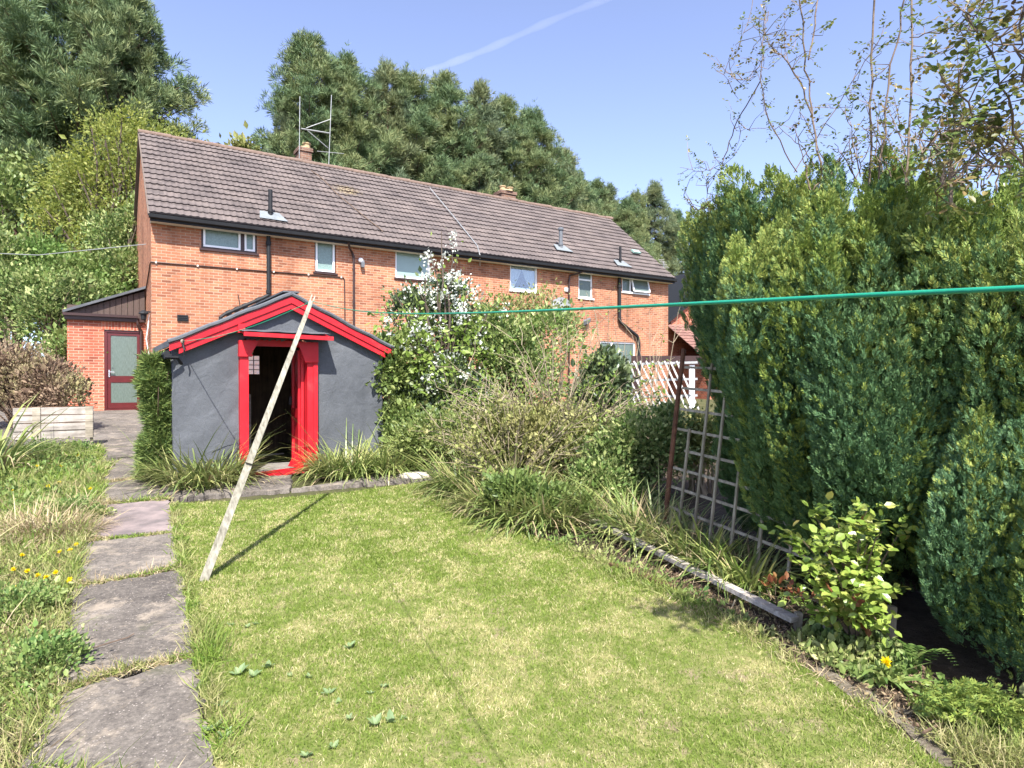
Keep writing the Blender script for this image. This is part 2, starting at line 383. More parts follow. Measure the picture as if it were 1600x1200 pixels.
def concretemat():
    m, nt = nmat('old_concrete'); n = N(nt)
    a = noise(n, 1.7, 6, 'World', .65); r = ramp(n, [(.28, (.060,.053,.046)), (.5, (.118,.104,.089)), (.74, (.20,.178,.15))]); n.link(a.outputs[0], r.inputs[0])
    gr = noise(n, 34, 8, 'World', .8); rg = ramp(n, [(.34, (.55,.55,.56)), (.66, (1.5,1.48,1.45))]); n.link(gr.outputs[0], rg.inputs[0]); base = mixc(n, 1, r.outputs[0], rg.outputs[0], 'MULTIPLY')
    v = n('ShaderNodeTexVoronoi'); v.inputs['Scale'].default_value = 85; g = n('ShaderNodeNewGeometry'); n.link(g.outputs['Position'], v.inputs['Vector'])
    rv = ramp(n, [(.2, (1,1,1)), (.42, (0,0,0))]); n.link(v.outputs['Distance'], rv.inputs[0])
    pick = n('ShaderNodeSeparateColor'); n.link(v.outputs['Color'], pick.inputs[0]); gt = n('ShaderNodeMath', operation='GREATER_THAN'); gt.inputs[1].default_value = .8; n.link(pick.outputs[0], gt.inputs[0])
    ml = n('ShaderNodeMath', operation='MULTIPLY'); n.link(rv.outputs[0], ml.inputs[0]); n.link(gt.outputs[0], ml.inputs[1])
    peb = ramp(n, [(0, (.30,.26,.22)), (.5, (.22,.19,.17)), (1, (.36,.32,.27))]); n.link(pick.outputs[1], peb.inputs[0])
    col = mixc(n, ml.outputs[0], base, peb.outputs[0])
    d = noise(n, 5, 6, 'World', .7); rd = ramp(n, [(.52, (0,0,0)), (.64, (.75,.75,.75))]); n.link(d.outputs[0], rd.inputs[0])
    col = mixc(n, rd.outputs[0], col, (.30,.25,.19))
    mo = noise(n, 2.6, 5, 'World', .7); rm = ramp(n, [(.60, (0,0,0)), (.70, (.6,.6,.6))]); n.link(mo.outputs[0], rm.inputs[0])
    col = mixc(n, rm.outputs[0], col, (.085,.085,.05))
    f = noise(n, 45, 5, 'World', .7)
    finish(n, col, .9, .2, f.outputs[0], .7, .012); return m
M['concrete'] = concretemat()
def slabmat():
    m, nt = nmat('pink_paving'); n = N(nt)
    a = noise(n, 3.5, 6, 'World', .65); r = ramp(n, [(.35, (.13,.11,.105)), (.6, (.25,.20,.185))]); n.link(a.outputs[0], r.inputs[0])
    f = noise(n, 40, 5, 'World', .7); finish(n, r.outputs[0], .9, .2, f.outputs[0], .5, .012); return m
M['pinkslab'] = slabmat()
def soilmat(name, c1, c2, s=6):
    m, nt = nmat(name); n = N(nt)
    a = noise(n, s, 8, 'World', .75); r = ramp(n, [(.3, c1), (.7, c2)]); n.link(a.outputs[0], r.inputs[0])
    f = noise(n, 28, 6, 'World', .75); finish(n, r.outputs[0], .95, .1, f.outputs[0], .9, .04); return m
M['soil'] = soilmat('garden_soil', (.045,.033,.022), (.13,.10,.07))
M['drysoil'] = soilmat('dry_soil', (.10,.08,.055), (.30,.26,.20), 14)
M['field'] = soilmat('rough_ground', (.05,.06,.02), (.13,.12,.06), 2)
def lawnmat(name, blades):
    m, nt = nmat(name); n = N(nt)
    if blades:
        g = n('ShaderNodeNewGeometry')
        gr = ramp(n, [(0, (.11,.175,.024)), (.5, (.175,.25,.038)), (1, (.25,.30,.07))]); st = ramp(n, [(0, (.36,.36,.13)), (.6, (.50,.46,.21)), (1, (.62,.54,.34))])
        n.link(g.outputs['Random Per Island'], gr.inputs[0]); n.link(g.outputs['Random Per Island'], st.inputs[0])
        ga, sa = gr.outputs[0], st.outputs[0]
    else: ga, sa = (.12,.155,.035), (.32,.28,.13)
    x = noise(n, 3.4, 6, 'World', .68); 
    r = ramp(n, [(.43, (0,0,0)), (.63, (1,1,1))]); n.link(x.outputs[0], r.inputs[0])
    y = noise(n, 16, 4, 'World', .6); ry = ramp(n, [(.42, (0,0,0)), (.66, (.8,.8,.8))]); n.link(y.outputs[0], ry.inputs[0])
    mx = mixc(n, .45, r.outputs[0], ry.outputs[0])
    if blades:
        ri = n('ShaderNodeMath', operation='ADD'); n.link(mx, ri.inputs[0])
        g2 = n('ShaderNodeMath', operation='MULTIPLY_ADD'); n.link(g.outputs['Random Per Island'], g2.inputs[0]); g2.inputs[1].default_value = 7.31; g2.inputs[2].default_value = 0
        fr = n('ShaderNodeMath', operation='FRACT'); n.link(g2.outputs[0], fr.inputs[0]); 
        su = n('ShaderNodeMath', operation='MULTIPLY_ADD'); n.link(fr.outputs[0], su.inputs[0]); su.inputs[1].default_value = .92; su.inputs[2].default_value = -.60
        n.link(su.outputs[0], ri.inputs[1]); cl = ramp(n, [(.25, (0,0,0)), (.55, (1,1,1))]); n.link(ri.outputs[0], cl.inputs[0]); mx = cl.outputs[0]
    col = mixc(n, mx, ga, sa)
    if not blades:
        b = noise(n, 5, 5, 'World', .7); rb = ramp(n, [(.56, (0,0,0)), (.7, (.8,.8,.8))]); n.link(b.outputs[0], rb.inputs[0]); col = mixc(n, rb.outputs[0], col, (.26,.20,.13))
        f = noise(n, 60, 5, 'World', .7); finish(n, col, .9, .1, f.outputs[0], .8, .02)
    else:
        p = n('ShaderNodeBsdfPrincipled'); p.inputs['Roughness'].default_value = .6; p.inputs['Specular IOR Level'].default_value = .2; n.link(col, p.inputs['Base Color'])
        t = n('ShaderNodeBsdfTranslucent'); n.link(col, t.inputs[0]); s_ = n('ShaderNodeMixShader'); s_.inputs[0].default_value = .35
        o = n('ShaderNodeOutputMaterial'); n.link(p.outputs[0], s_.inputs[1]); n.link(t.outputs[0], s_.inputs[2]); n.link(s_.outputs[0], o.inputs[0])
    return m
M['lawn'] = lawnmat('lawn_base', False); M['grass'] = lawnmat('lawn_blades', True)
# ------------------------------------------------------------------ camera, sun and sky
cam = bpy.data.cameras.new('camera'); co = bpy.data.objects.new('camera', cam); COL.objects.link(co)
cam.sensor_width = 36; cam.lens = 36 * F / 1600; cam.clip_start = .05; cam.clip_end = 6000
co.location = (0, 0, EYE); co.rotation_euler = (math.radians(90 - .29), 0, 0); sc.camera = co
to_sun = Vector((.134, -.804, 1.0)).normalized()
sl = bpy.data.lights.new('sun', 'SUN'); so = bpy.data.objects.new('sun', sl); COL.objects.link(so)
sl.energy = 5.0; sl.angle = math.radians(.5); sl.color = (1, .965, .91)
so.rotation_euler = to_sun.to_track_quat('Z', 'Y').to_euler(); so.location = (3, -10, 30)
w = bpy.data.worlds.new('World'); sc.world = w; w.use_nodes = True; nt = w.node_tree; nt.nodes.clear(); n = N(nt)
sky = n('ShaderNodeTexSky', sky_type='NISHITA'); sky.sun_disc = False
sky.sun_elevation = math.asin(to_sun.z); sky.sun_rotation = math.atan2(to_sun.x, to_sun.y)
sky.air_density = .7; sky.dust_density = 1.2; sky.ozone_density = 6.0; sky.altitude = 50
bg = n('ShaderNodeBackground'); bg.inputs[1].default_value = .145; wo = n('ShaderNodeOutputWorld')
hs = n('ShaderNodeHueSaturation'); hs.inputs['Saturation'].default_value = .84; n.link(sky.outputs[0], hs.inputs['Color'])
n.link(mixc(n, 1.0, hs.outputs[0], (1.16,1.07,1.10), 'MULTIPLY'), bg.inputs[0]); n.link(bg.outputs[0], wo.inputs[0])
sc.view_settings.view_transform = 'Standard'; sc.view_settings.look = 'None'; sc.view_settings.gamma = 1; sc.view_settings.exposure = 1.32
sc.cycles.max_bounces = 6; sc.cycles.diffuse_bounces = 3; sc.cycles.glossy_bounces = 2; sc.cycles.transmission_bounces = 4; sc.cycles.transparent_max_bounces = 6
sc.cycles.use_adaptive_sampling = True; sc.cycles.adaptive_threshold = .02; sc.cycles.use_denoising = True
# ------------------------------------------------------------------ ground
def grid_sheet(xs, ys, dz=0.0, bump=0.0):
    X, Y = np.meshgrid(xs, ys); Z = gz(X, Y) + dz
    P = np.stack([X, Y, Z], -1).reshape(-1, 3)
    if bump: P[:, 2] += bump * (vnoise(P[:, :2], 1.7, 3) - .5)
    a = np.arange(len(ys) - 1)[:, None] * len(xs) + np.arange(len(xs) - 1)[None]
    return P, np.stack([a, a + 1, a + len(xs) + 1, a + len(xs)], -1).reshape(-1, 4)
b = MB(); P, Fq = grid_sheet(np.concatenate([np.linspace(-220, -20, 12), np.linspace(-18, 18, 20), np.linspace(20, 220, 12)]),
                             np.concatenate([[-40, -10, 0, 5, 10, 15.2], np.linspace(18, 34, 8), np.linspace(40, 400, 20)]), -.03)
b.add(P, Fq); tag(b.build('ground', M['field'], smooth=True), kind='structure')

def ground_poly(px, dz, name, mat, th=0.0):
    pts = [G(*p) if len(p) == 2 else np.array([p[0], p[1], gz(p[0], p[1])]) for p in px]
    b = MB(); P = np.array(pts) + (0, 0, dz)
    if th: b.prism(P - (0, 0, th), (0, 0, th))
    else: b.add(P, [tuple(range(len(P)))])
    return tag(b.build(name, mat), kind='structure'), P
LAWN_PX = [(333,1200),(318,1120),(300,1037),(290,980),(275,895),(268,833),(262,790),(330,787),(420,782),(540,772),(640,758),(690,750),(712,757),
           (760,798),(830,838),(900,868),(960,899),(1040,931),(1130,974),(1200,1012),(1290,1066),(1400,1146),(1470,1200),(1.86,1.9,0),(1.95,.4,0),(-.05,.4,0)]
_, LAWN = ground_poly(LAWN_PX, .012, 'lawn', M['lawn'])
# soil of the beds either side
SOILR = [(1.95,.4,0),(1.86,1.9,0),(1470,1200),(1400,1146),(1290,1066),(1200,1012),(1130,974),(1040,931),(960,899),(900,868),(830,838),(760,798),(712,757),(690,750),(4.5,15,0),(9,9,0),(9,.4,0)]
_, SOILR = ground_poly(SOILR, .004, 'soil_bed', M['soil'])
SOILL = [(-.75,.4,0),(55,1200),(85,1140),(100,1090),(110,1020),(118,960),(122,920),(128,860),(137,830),(152,790),(150,760),(152,720),(152,700),(20,695),(-6.8,9,0),(-4.6,.4,0)]
_, SOILL = ground_poly(SOILL, .004, 'soil_bed', M['soil'])

ground_poly([(x + random.uniform(-9,9), y + random.uniform(-5,5)) for x, y in [(1262,1048),(1290,1062),(1320,1084),(1350,1104),(1375,1122),(1400,1140),(1425,1158),(1450,1178),(1480,1205),(1495,1200),(1480,1180),(1465,1162),(1450,1148),(1438,1136),(1430,1128),(1420,1112),(1390,1100),(1365,1084),(1340,1072),(1310,1056),(1285,1040)]], .009, 'dry_soil', M['drysoil'])
# the path: cast slabs with broken edges and weedy joints
def slab(quad, mat, dz=.022, th=.05, jag=.016):
    q = [np.array(G(*p) if len(p) == 2 else (p[0], p[1], gz(p[0], p[1])))[:2] for p in quad]
    out = []
    for i in range(4):
        p, r = q[i], q[(i + 1) % 4]; L = np.linalg.norm(r - p); m = max(3, int(L / .05)); nrm = np.array([-(r - p)[1], (r - p)[0]]) / L
        for k in range(m):
            t = k / m; e = 0 if k == 0 else rng.normal() * jag
            out.append(p + (r - p) * t + nrm * e)
    P = np.array([(x, y, gz(x, y)) for x, y in out])
    return P, dz, th, mat
PATH = [[(-.86,.3,0),(.12,.3,0),(303,1037),(88,1090)], [(90,1082),(302,1028),(280,898),(114,926)], [(114,920),(280,892),(273,837),(130,851)],
        [(136,845),(270,832),(263,785),(151,793)], [(152,789),(260,780),(243,748),(150,760)], [(150,757),(241,744),(237,716),(151,722)],
        [(151,720),(236,714),(233,692),(152,697)]]
b = MB()
for i, q in enumerate(PATH):
    P, dz, th, _ = slab(q, 0); P[:, 2] += dz + (0, .006, -.004, .004, 0, .008, .003)[i]
    b.prism(P - (0, 0, th), (0, 0, th), 1 if i == 3 else 0)
tag(b.build('path', [M['concrete'], M['pinkslab']]), kind='structure')
b = MB()
for q in ([(258,783),(452,767),(455,745),(252,752)], [(455,767),(640,752),(690,744),(640,738),(458,744)][:4], [(643,752),(716,748),(700,733),(640,738)]):
    P, dz, th, _ = slab(q, 0); b.prism(P - (0, 0, th - dz), (0, 0, th))
tag(b.build('path', M['concrete']), kind='structure')
b = MB()   # yard in front of the house and lean-to
for x0, x1, y0, y1 in [(-14,-9.5,9.85,12.0),(-9.48,-5.9,9.85,12.0),(-5.88,-3.4,10.6,12.0),(-14,-10.2,12.02,15),(-10.18,-6.5,12.02,15),(-6.48,-1,12.02,15),(-16,-1,15.02,19.5)]:
    P, dz, th, _ = slab([(x0,y0,0),(x1,y0,0),(x1,y1,0),(x0,y1,0)], 0, .03, .05, .008); b.prism(P - (0, 0, th - dz), (0, 0, th))
tag(b.build('pavement', M['concrete']), kind='structure')

# ------------------------------------------------------------------ the house
L, D = 18.85, 7.4
EZ, RZ = 5.20, 8.36
house = thing('semi_detached_house', 'long two storey orange brick semi detached house under one brown tiled roof', 'house', (HX, HY, ZH), TH)
ZB = -.3
def rect(px0, py0, px1, py1, d=0.0):
    """upright rectangle on the facade from its top left and bottom right corners in the photo"""
    a, za = fac(px0, py0, d); b_, zb = fac(px1, py1, d); return a, b_, zb, za
# windows: x0, x1, z0, z1 on the facade
W1 = rect(315, 342, 402, 397); W2 = rect(492, 364, 525, 428); W3 = rect(618, 380, 672, 439)
W4 = rect(797, 405, 840, 457); W5 = rect(904, 417, 926, 467); W6 = rect(972, 427, 1013, 460); W7 = rect(938, 533, 993, 640)
holes = [W1, W2, W3, W4, W5, W6, W7]
def holed(b, x0, x1, z0, z1, holes, y, depth, mi=0):
    xs = sorted({x0, x1, *[h[0] for h in holes], *[h[1] for h in holes]}); zs = sorted({z0, z1, *[h[2] for h in holes], *[h[3] for h in holes]})
    for i in range(len(xs) - 1):
        for j in range(len(zs) - 1):
            cx, cz = (xs[i] + xs[i+1]) / 2, (zs[j] + zs[j+1]) / 2
            if any(h[0] < cx < h[1] and h[2] < cz < h[3] for h in holes): continue
            b.add([(xs[i],y,zs[j]),(xs[i+1],y,zs[j]),(xs[i+1],y,zs[j+1]),(xs[i],y,zs[j+1])], [(0,1,2,3)], mi)
    for h in holes:
        a, c, e, f = h
        b.add([(a,y,e),(a,y+depth,e),(a,y+depth,f),(a,y,f)], [(0,1,2,3)], mi); b.add([(c,y,e),(c,y+depth,e),(c,y+depth,f),(c,y,f)], [(3,2,1,0)], mi)
        b.add([(a,y,f),(a,y+depth,f),(c,y+depth,f),(c,y,f)], [(0,1,2,3)], mi); b.add([(a,y,e),(a,y+depth,e),(c,y+depth,e),(c,y,e)], [(3,2,1,0)], mi)
b = MB(); holed(b, 0, L, ZB, EZ, holes, 0, .25)
for x, fl in ((0, 1), (L, 0)):
    f = (0,1,2,3,4) if fl else (4,3,2,1,0)
    b.add([(x,0,ZB),(x,0,EZ),(x,D/2,RZ-.12),(x,D,EZ),(x,D,ZB)], [f])
b.add([(0,D,ZB),(0,D,EZ),(L,D,EZ),(L,D,ZB)], [(0,1,2,3)])
b.build('wall', M['brick'], house, uv='box')
b = MB(); b.box((.3,.26,ZB),(L-.3,.30,EZ)); b.build('dark_room_backing', M['dark'], house)  # dark sheet behind the panes, standing in for the gloom of unlit rooms
for x in (-.0, L - .12):   # brick corbels at the eaves
    b = MB()
    for k in range(4): b.box((x-.02+.0, -.05-.06*k, 4.78+.075*k+.08), (x+.13, 0.02, 4.78+.075*(k+1)+.075))
    b.build('corbel', M['brick'], house, uv='box')

# roof: interlocking tiles, really stepped and rolled
OV, SL = .34, None
def roof_sheet(x0, x1, ya, za, yb, zb, courses, per, amp, spp=6, flip=False):
    nx = int((x1 - x0) / per * spp) + 1; xs = np.linspace(x0, x1, nx)
    ph = xs / per % 1; prof = amp * np.where(ph < .5, np.sin(ph * 2 * PI), -.15 * np.sin((ph - .5) * 2 * PI))
    d = np.array([yb - ya, zb - za]); Ls = np.linalg.norm(d); d /= Ls; nrm = np.array([-d[1], d[0]])
    if nrm[1] < 0: nrm = -nrm
    rows, ss = [], []
    for i in range(courses):
        s0, s1 = Ls * i / courses, Ls * (i + 1) / courses
        for s_, h in ((s0, .0), (s0 + .002, .044), (s1, .006)): rows.append((s_, h))
    V, UVs = [], []
    jit = rng.normal(size=(courses, nx // spp + 2)) * .003
    for k, (s_, h) in enumerate(rows):
        j = np.repeat(jit[k // 3], spp)[:nx] if h > .01 else 0
        hh = h + prof * (1 if h > 0 else .0) + j
        V.append(np.stack([xs, ya + d[0] * s_ + nrm[0] * hh, za + d[1] * s_ + nrm[1] * hh], -1)); UVs.append(np.stack([xs, np.full(nx, min(s_ + (.001 if h else 0), Ls))], -1))
    V = np.concatenate(V); UVs = np.concatenate(UVs)
    a = np.arange(len(rows) - 1)[:, None] * nx + np.arange(nx - 1)[None]
    Fq = np.stack([a, a + 1, a + nx + 1, a + nx], -1).reshape(-1, 4)
    return V, Fq[:, ::-1] if flip else Fq, UVs
def build_roof(name, mat, parent, sheets):
    b = MB(); U = []
    for V, Fq, uv in sheets: b.add(V, Fq); U.append(uv)
    o = b.build(name, mat, parent); U = np.vstack(U); me = o.data
    vi = np.zeros(len(me.loops), np.int32); me.loops.foreach_get('vertex_index', vi)
    l = me.uv_layers.new(name='UVMap'); l.data.foreach_set('uv', U[vi].astype(np.float32).ravel()); return o
s = (RZ - EZ) / (D / 2)
roof = build_roof('roof', M['tile'], house, [roof_sheet(-.07, L+.07, -OV, EZ - OV*s + .16, D/2, RZ + .04, 16, .165, .017),
                                    roof_sheet(-.07, L+.07, D+OV, EZ - OV*s + .16, D/2, RZ + .04, 16, .33, .017, 2, True)])
# undercloak along the gables
for x in (-.05, L + .05):
    b = MB()
    for y0, y1 in ((-OV+.02, D/2), (D/2, D + OV)):
        z0 = EZ - OV*s + .13 if y0 < 1 else RZ; z1 = RZ if y0 < 1 else EZ - OV*s + .13
        b.bar((x, y0, z0 - .02), (x, y1, z1 - .02), .09, .05, mi=0)
    b.build('verge', M['capmortar'], roof)

b = MB(); k = 0; x = -.09
while x < L + .05:
    r0 = .115 + rng.normal() * .004; zz = RZ + .02 + rng.normal() * .006
    an = np.linspace(-.25, PI + .25, 9); ring = np.stack([np.zeros(9), np.cos(an) * r0, np.sin(an) * r0 * .85], -1)
    P0 = ring + (x, D/2, zz); P1 = ring * (1, 1.06, 1.08) + (x + .44, D/2, zz); b.add(np.vstack([P0, P1]), [(i, i+9, i+10, i+1) for i in range(8)] + [tuple(range(8,-1,-1)), tuple(range(9,18))]); x += .445
b.build('ridge_tiles', M['ridge'], roof)
# chimneys on the far slope just behind the ridge
def chimney(x, w, zt, pots):
    b = MB(); y0 = D/2 + .10; b.box((x, y0, RZ - .6), (x + w, y0 + .55, zt - .16)); b.box((x - .04, y0 - .04, zt - .16), (x + w + .04, y0 + .59, zt - .03))
    ch = b.build('chimney', M['stack'], roof, uv='box')
    b = MB(); b.lathe([(w*.55, zt - .03), (w*.5, zt + .0), (w*.3, zt + .07)], (x + w/2, y0 + .27, 0), 10)
    for px_ in pots: b.lathe([(.13, zt - .0), (.12, zt + .16), (.15, zt + .18), (.15, zt + .22), (.1, zt + .22), (.1, zt + .1)], (px_, y0 + .27, 0), 10)
    b.build('chimney_pot', M['pot'], ch)
cx, _ = fac(466, 250, D/2 + .1); cx2, _ = fac(492, 250, D/2 + .1); chimney(cx + .05, cx2 - cx - .15, RZ + .62, [cx + .38])
cx, _ = fac(784, 310, D/2 + .1); cx2, _ = fac(809, 310, D/2 + .1); chimney(cx, cx2 - cx - .1, RZ + .48, [cx + .22, cx + .58])
GZ = EZ - OV*s + .12
b = MB()
b.prism([(-.08,-OV-.10,GZ+.0),(-.08,-OV-.085,GZ-.085),(-.08,-OV-.02,GZ-.105),(-.08,-OV+.02,GZ-.085),(-.08,-OV+.02,GZ)], (L+.16,0,0))
b.build('gutter', M['black'], house)
b = MB(); b.box((-.05,-OV+.021,GZ-.16),(L+.05,-OV+.05,GZ+.03)); b.build('fascia', M['black'], house)
b = MB(); b.box((-.03,-OV+.052,GZ-.155),(L+.03,-.003,GZ-.125)); b.build('soffit', M['cream'], house)

def pipe(name, pts, r, mat=None, collars=(), parent=house):
    b = MB(); b.tube(pts, r, 10)
    for c in collars: b.lathe([(r*1.05, c-.05), (r*1.3, c-.045), (r*1.3, c+.045), (r*1.05, c+.05)], (pts[0][0], pts[0][1], 0), 10)
    return b.build(name, mat or M['black'], parent, smooth=False)
def roofpt(x, ypix): return x
# windows
def window(r, style, frame=M['white'], sub=M['dark'], pane=M['blind'], y=.07, sill=None):
    x0, x1, z0, z1 = r; f = .055; x0 += .004; x1 -= .004; z0 += .004; z1 -= .004
    b = MB()
    if style == 'pair':           # dark outer frame holding two white casements
        xm = x0 + (x1 - x0) * .735
        for a in ((x0, z0, x1, z0 + .05), (x0, z1 - .05, x1, z1), (x0, z0+.05, x0 + .045, z1-.05), (x1 - .045, z0+.05, x1, z1-.05), (xm - .05, z0+.05, xm + .05, z1-.05)): b.box((a[0], y - .05, a[1]), (a[2], y + .06, a[3]))
        wo = b.build('window', sub, house); cs = [(x0 + .045, xm - .05), (xm + .05, x1 - .045)]; zz = (z0 + .05, z1 - .05)
    elif style == 'single':
        for a in ((x0, z0, x1, z0 + .03), (x0, z1 - .03, x1, z1), (x0, z0+.03, x0 + .028, z1-.03), (x1 - .028, z0+.03, x1, z1-.03)): b.box((a[0], y - .05, a[1]), (a[2], y + .06, a[3]))
        wo = b.build('window', sub, house); cs = [(x0 + .028, x1 - .028)]; zz = (z0 + .03, z1 - .03)
    else:
        for a in ((x0, z0, x1, z0 + f), (x0, z1 - f, x1, z1), (x0, z0+f, x0 + f, z1-f), (x1 - f, z0+f, x1, z1-f)): b.box((a[0], y - .03, a[1]), (a[2], y + .06, a[3]))
        if style == 'two': zm = z0 + (z1 - z0) * .6; b.box((x0+f, y - .03, zm - .03), (x1-f, y + .06, zm + .03))
        if style in ('open', 'split'): xm = x0 + (x1 - x0) * .33; b.box((xm - .035, y - .03, z0+f), (xm + .035, y + .06, z1-f))
        wo = b.build('window', frame, house); zz = (z0 + f, z1 - f)
        cs = [(x0 + f, x1 - f)] if style in ('one', 'two') else [(x0 + f, xm - .035), (xm + .035, x1 - f)]
    for k, (a, c) in enumerate(cs):
        g = .0
        if style in ('pair', 'single'):
            b = MB(); q = .055
            for e in ((a, zz[0], c, zz[0] + q), (a, zz[1] - q, c, zz[1]), (a, zz[0]+q, a + q, zz[1]-q), (c - q, zz[0]+q, c, zz[1]-q)): b.box((e[0]+.002, y - .062, e[1]+.002), (e[2]-.002, y + .03, e[3]-.002))
            b.build('casement', frame, wo); g = q
        if style == 'open' and k == 1:   # top hung casement pushed out
            b = MB(); hz, tilt = zz[1], .16; q = .05
            def sl(xx, t, o=0): return (xx, y - .04 - tilt * t - o, hz - (zz[1] - zz[0]) * t)
            for e in (((a, 0), (c, 0)), ((a, 1), (c, 1)), ((a, 0), (a, 1)), ((c, 0), (c, 1))): b.bar(sl(*e[0]), sl(*e[1]), .05, .05, up=(0, 1, .2))
            cs_ = b.build('casement', frame, wo)
            b = MB(); b.add([sl(a, .03), sl(c, .03), sl(c, .97), sl(a, .97)], [(3, 2, 1, 0)]); b.build('pane', pane, wo); continue
        b = MB(); b.box((a + g, y + .0, zz[0] + g), (c - g, y + .012, zz[1] - g)); b.build('pane', pane, wo)
    b = MB()
    if sill is not False: b.box((x0 - .05, -.05, z0 - .055), (x1 + .05, y + .05, z0 - .002)); b.build('sill', sill or sub, wo)
    return wo
window(W1, 'pair', pane=M['obscure']); window(W2, 'single', pane=M['obscure']); window(W3, 'one', pane=M['blind'])
w4 = window(W4, 'one', pane=M['glass'], sill=M['white']); window(W5, 'two', pane=M['net'], sill=M['white']); window(W6, 'open', pane=M['net'], sill=M['white']); window(W7, 'split', pane=M['net'], sill=M['white'])
x0, x1, z0, z1 = W4   # swept curtains behind the clear pane
b = MB(); xm = (x0 + x1) / 2
for sgn, xe in ((1, x0 + .04), (-1, x1 - .04)):
    n_ = 14; rows = 7; V = []
    for j in range(rows):
        t = j / (rows - 1); reach = (xm + sgn*.04 - xe) * (1 - .75 * t ** 1.4) + sgn * .02
        for i in range(n_): u = i / (n_ - 1); V.append((xe + reach * u, .14 + .018 * math.sin(u * 26), z1 - .05 - (z1 - z0 - .1) * t))
    b.add(V, [(j*n_+i, j*n_+i+1, (j+1)*n_+i+1, (j+1)*n_+i) for j in range(rows-1) for i in range(n_-1)])
b.box((x0+.05, .13, z0+.05), (x1-.05, .14, z0+.13))
b.build('curtain', simple('pale_curtain', (.62,.63,.66), .8, .1), w4)

# pipes, flues and fittings
sx, sz = fac(420, 356, -.11); s2, z2 = fac(420, 462, -.11)
pipe('soil_pipe', [(sx,-.11,GZ-.12),(sx,-.11,z2)], .055, None, (GZ-.35, z2+.1))
b = MB(); wx, wz = fac(345, 491, -.1)
b.tube([(sx,-.11,z2+.02),(sx-.12,-.11,z2-.06),(wx+.1,-.11,wz),(wx,-.11,wz-.08),(wx-.04,-.11,wz-.6)], .05, 8)
for t in (.15, .5, .7, .9): c = np.array([sx-.12,-.11,z2-.06])*(1-t) + np.array([wx+.1,-.11,wz])*t; d = np.array([wx+.22-sx,0,wz-z2+.06]); d /= np.linalg.norm(d); b.tube([c-d*.06, c+d*.06], .066, 8)
b.tube([(sx-.75,-.12,z2-.33),(sx-.8,-.12,z2-.02)], .012, 5)
b.build('waste_pipe', M['black'], house)
def flue(px, ptop, pbot, r, mat, cap=False):
    # stands on the front slope: walk up the slope until the base row matches
    best = None
    for d in np.linspace(-.3, D/2, 80):
        t, z = fac(px, pbot, d); zr = EZ + d * s + .2
        e = abs(z - zr)
        if best is None or e < best[0]: best = (e, t, d, zr)
    _, t, d, zr = best; _, zt = fac(px, ptop, d)
    b = MB(); b.tube([(t, d, zr - .1), (t, d, zt)], r, 12); b.lathe([(r*1.05, zr+.1),(r*1.25, zr+.11),(r*1.25, zr+.2),(r*1.05, zr+.21)], (t, d, 0), 12)
    if cap: b.lathe([(r*1.5, zt-.07),(r*1.5, zt),(r*.9, zt+.03)], (t, d, 0), 12)
    b.build('flue', mat, roof)
    b = MB(); h = .035 + .03; nn = np.array([0, -math.sin(math.atan(s)), math.cos(math.atan(s))]); up = np.array([0, math.cos(math.atan(s)), math.sin(math.atan(s))])
    c = np.array([t, d, EZ + d*s + .16]) + nn * h; w_ = .33
    V = [c + (-w_,0,0) - up*.22, c + (w_+.1,0,0) - up*.24, c + (w_*.8,0,0) + up*.2, c + (-w_*.8,0,0) + up*.2]
    b.prism(V, nn * .012); b.build('flashing', M['lead'], roof)
flue(423, 297, 338, .06, M['black']); flue(876, 357, 388, .075, M['grey'], True); flue(969, 386, 412, .05, M['black'])
dx, dz_ = fac(553, 380, -.07); _, dz2 = fac(553, 560, -.07)
b = MB(); b.tube([(dx-.25,-OV+.0,GZ-.1),(dx-.2,-.25,GZ-.25),(dx-.05,-.08,GZ-.35),(dx,-.07,GZ-.5)], .035, 8); b.tube([(dx,-.07,GZ-.45),(dx,-.07,.1)], .036, 8)
for zz in (4.2, 3.2, 2.2, 1.2): b.tube([(dx,-.07,zz-.03),(dx,-.07,zz+.03)], .046, 8)
b.build('downpipe', M['dark'], house)
dx, _ = fac(889, 430, -.07)
b = MB(); b.tube([(dx+.5,-OV,GZ-.1),(dx+.3,-.25,GZ-.2),(dx+.04,-.08,GZ-.28),(dx,-.07,GZ-.5)], .035, 8); b.tube([(dx,-.07,GZ-.45),(dx,-.07,.1)], .036, 8)
for zz in (4.2, 3.2, 2.2, 1.2): b.tube([(dx,-.07,zz-.03),(dx,-.07,zz+.03)], .046, 8)
b.build('downpipe', M['dark'], house)
ax, _ = fac(968, 430, -.11); a1 = fac(968, 500, -.11); a2 = fac(998, 528, -.11); a3 = fac(1000, 565, -.11)
b = MB(); b.tube([(ax,-.11,GZ-.12),(ax,-.11,a1[1]+.05),(ax+.06,-.11,a1[1]-.1),(a2[0]-.1,-.11,a2[1]+.08),(a2[0],-.11,a2[1]-.1),(a3[0],-.11,0)], .065, 10)
b.lathe([(.07, GZ-.55),(.085, GZ-.54),(.085, GZ-.42),(.07, GZ-.41)], (ax,-.11,0), 10); b.build('soil_pipe', M['black'], house)
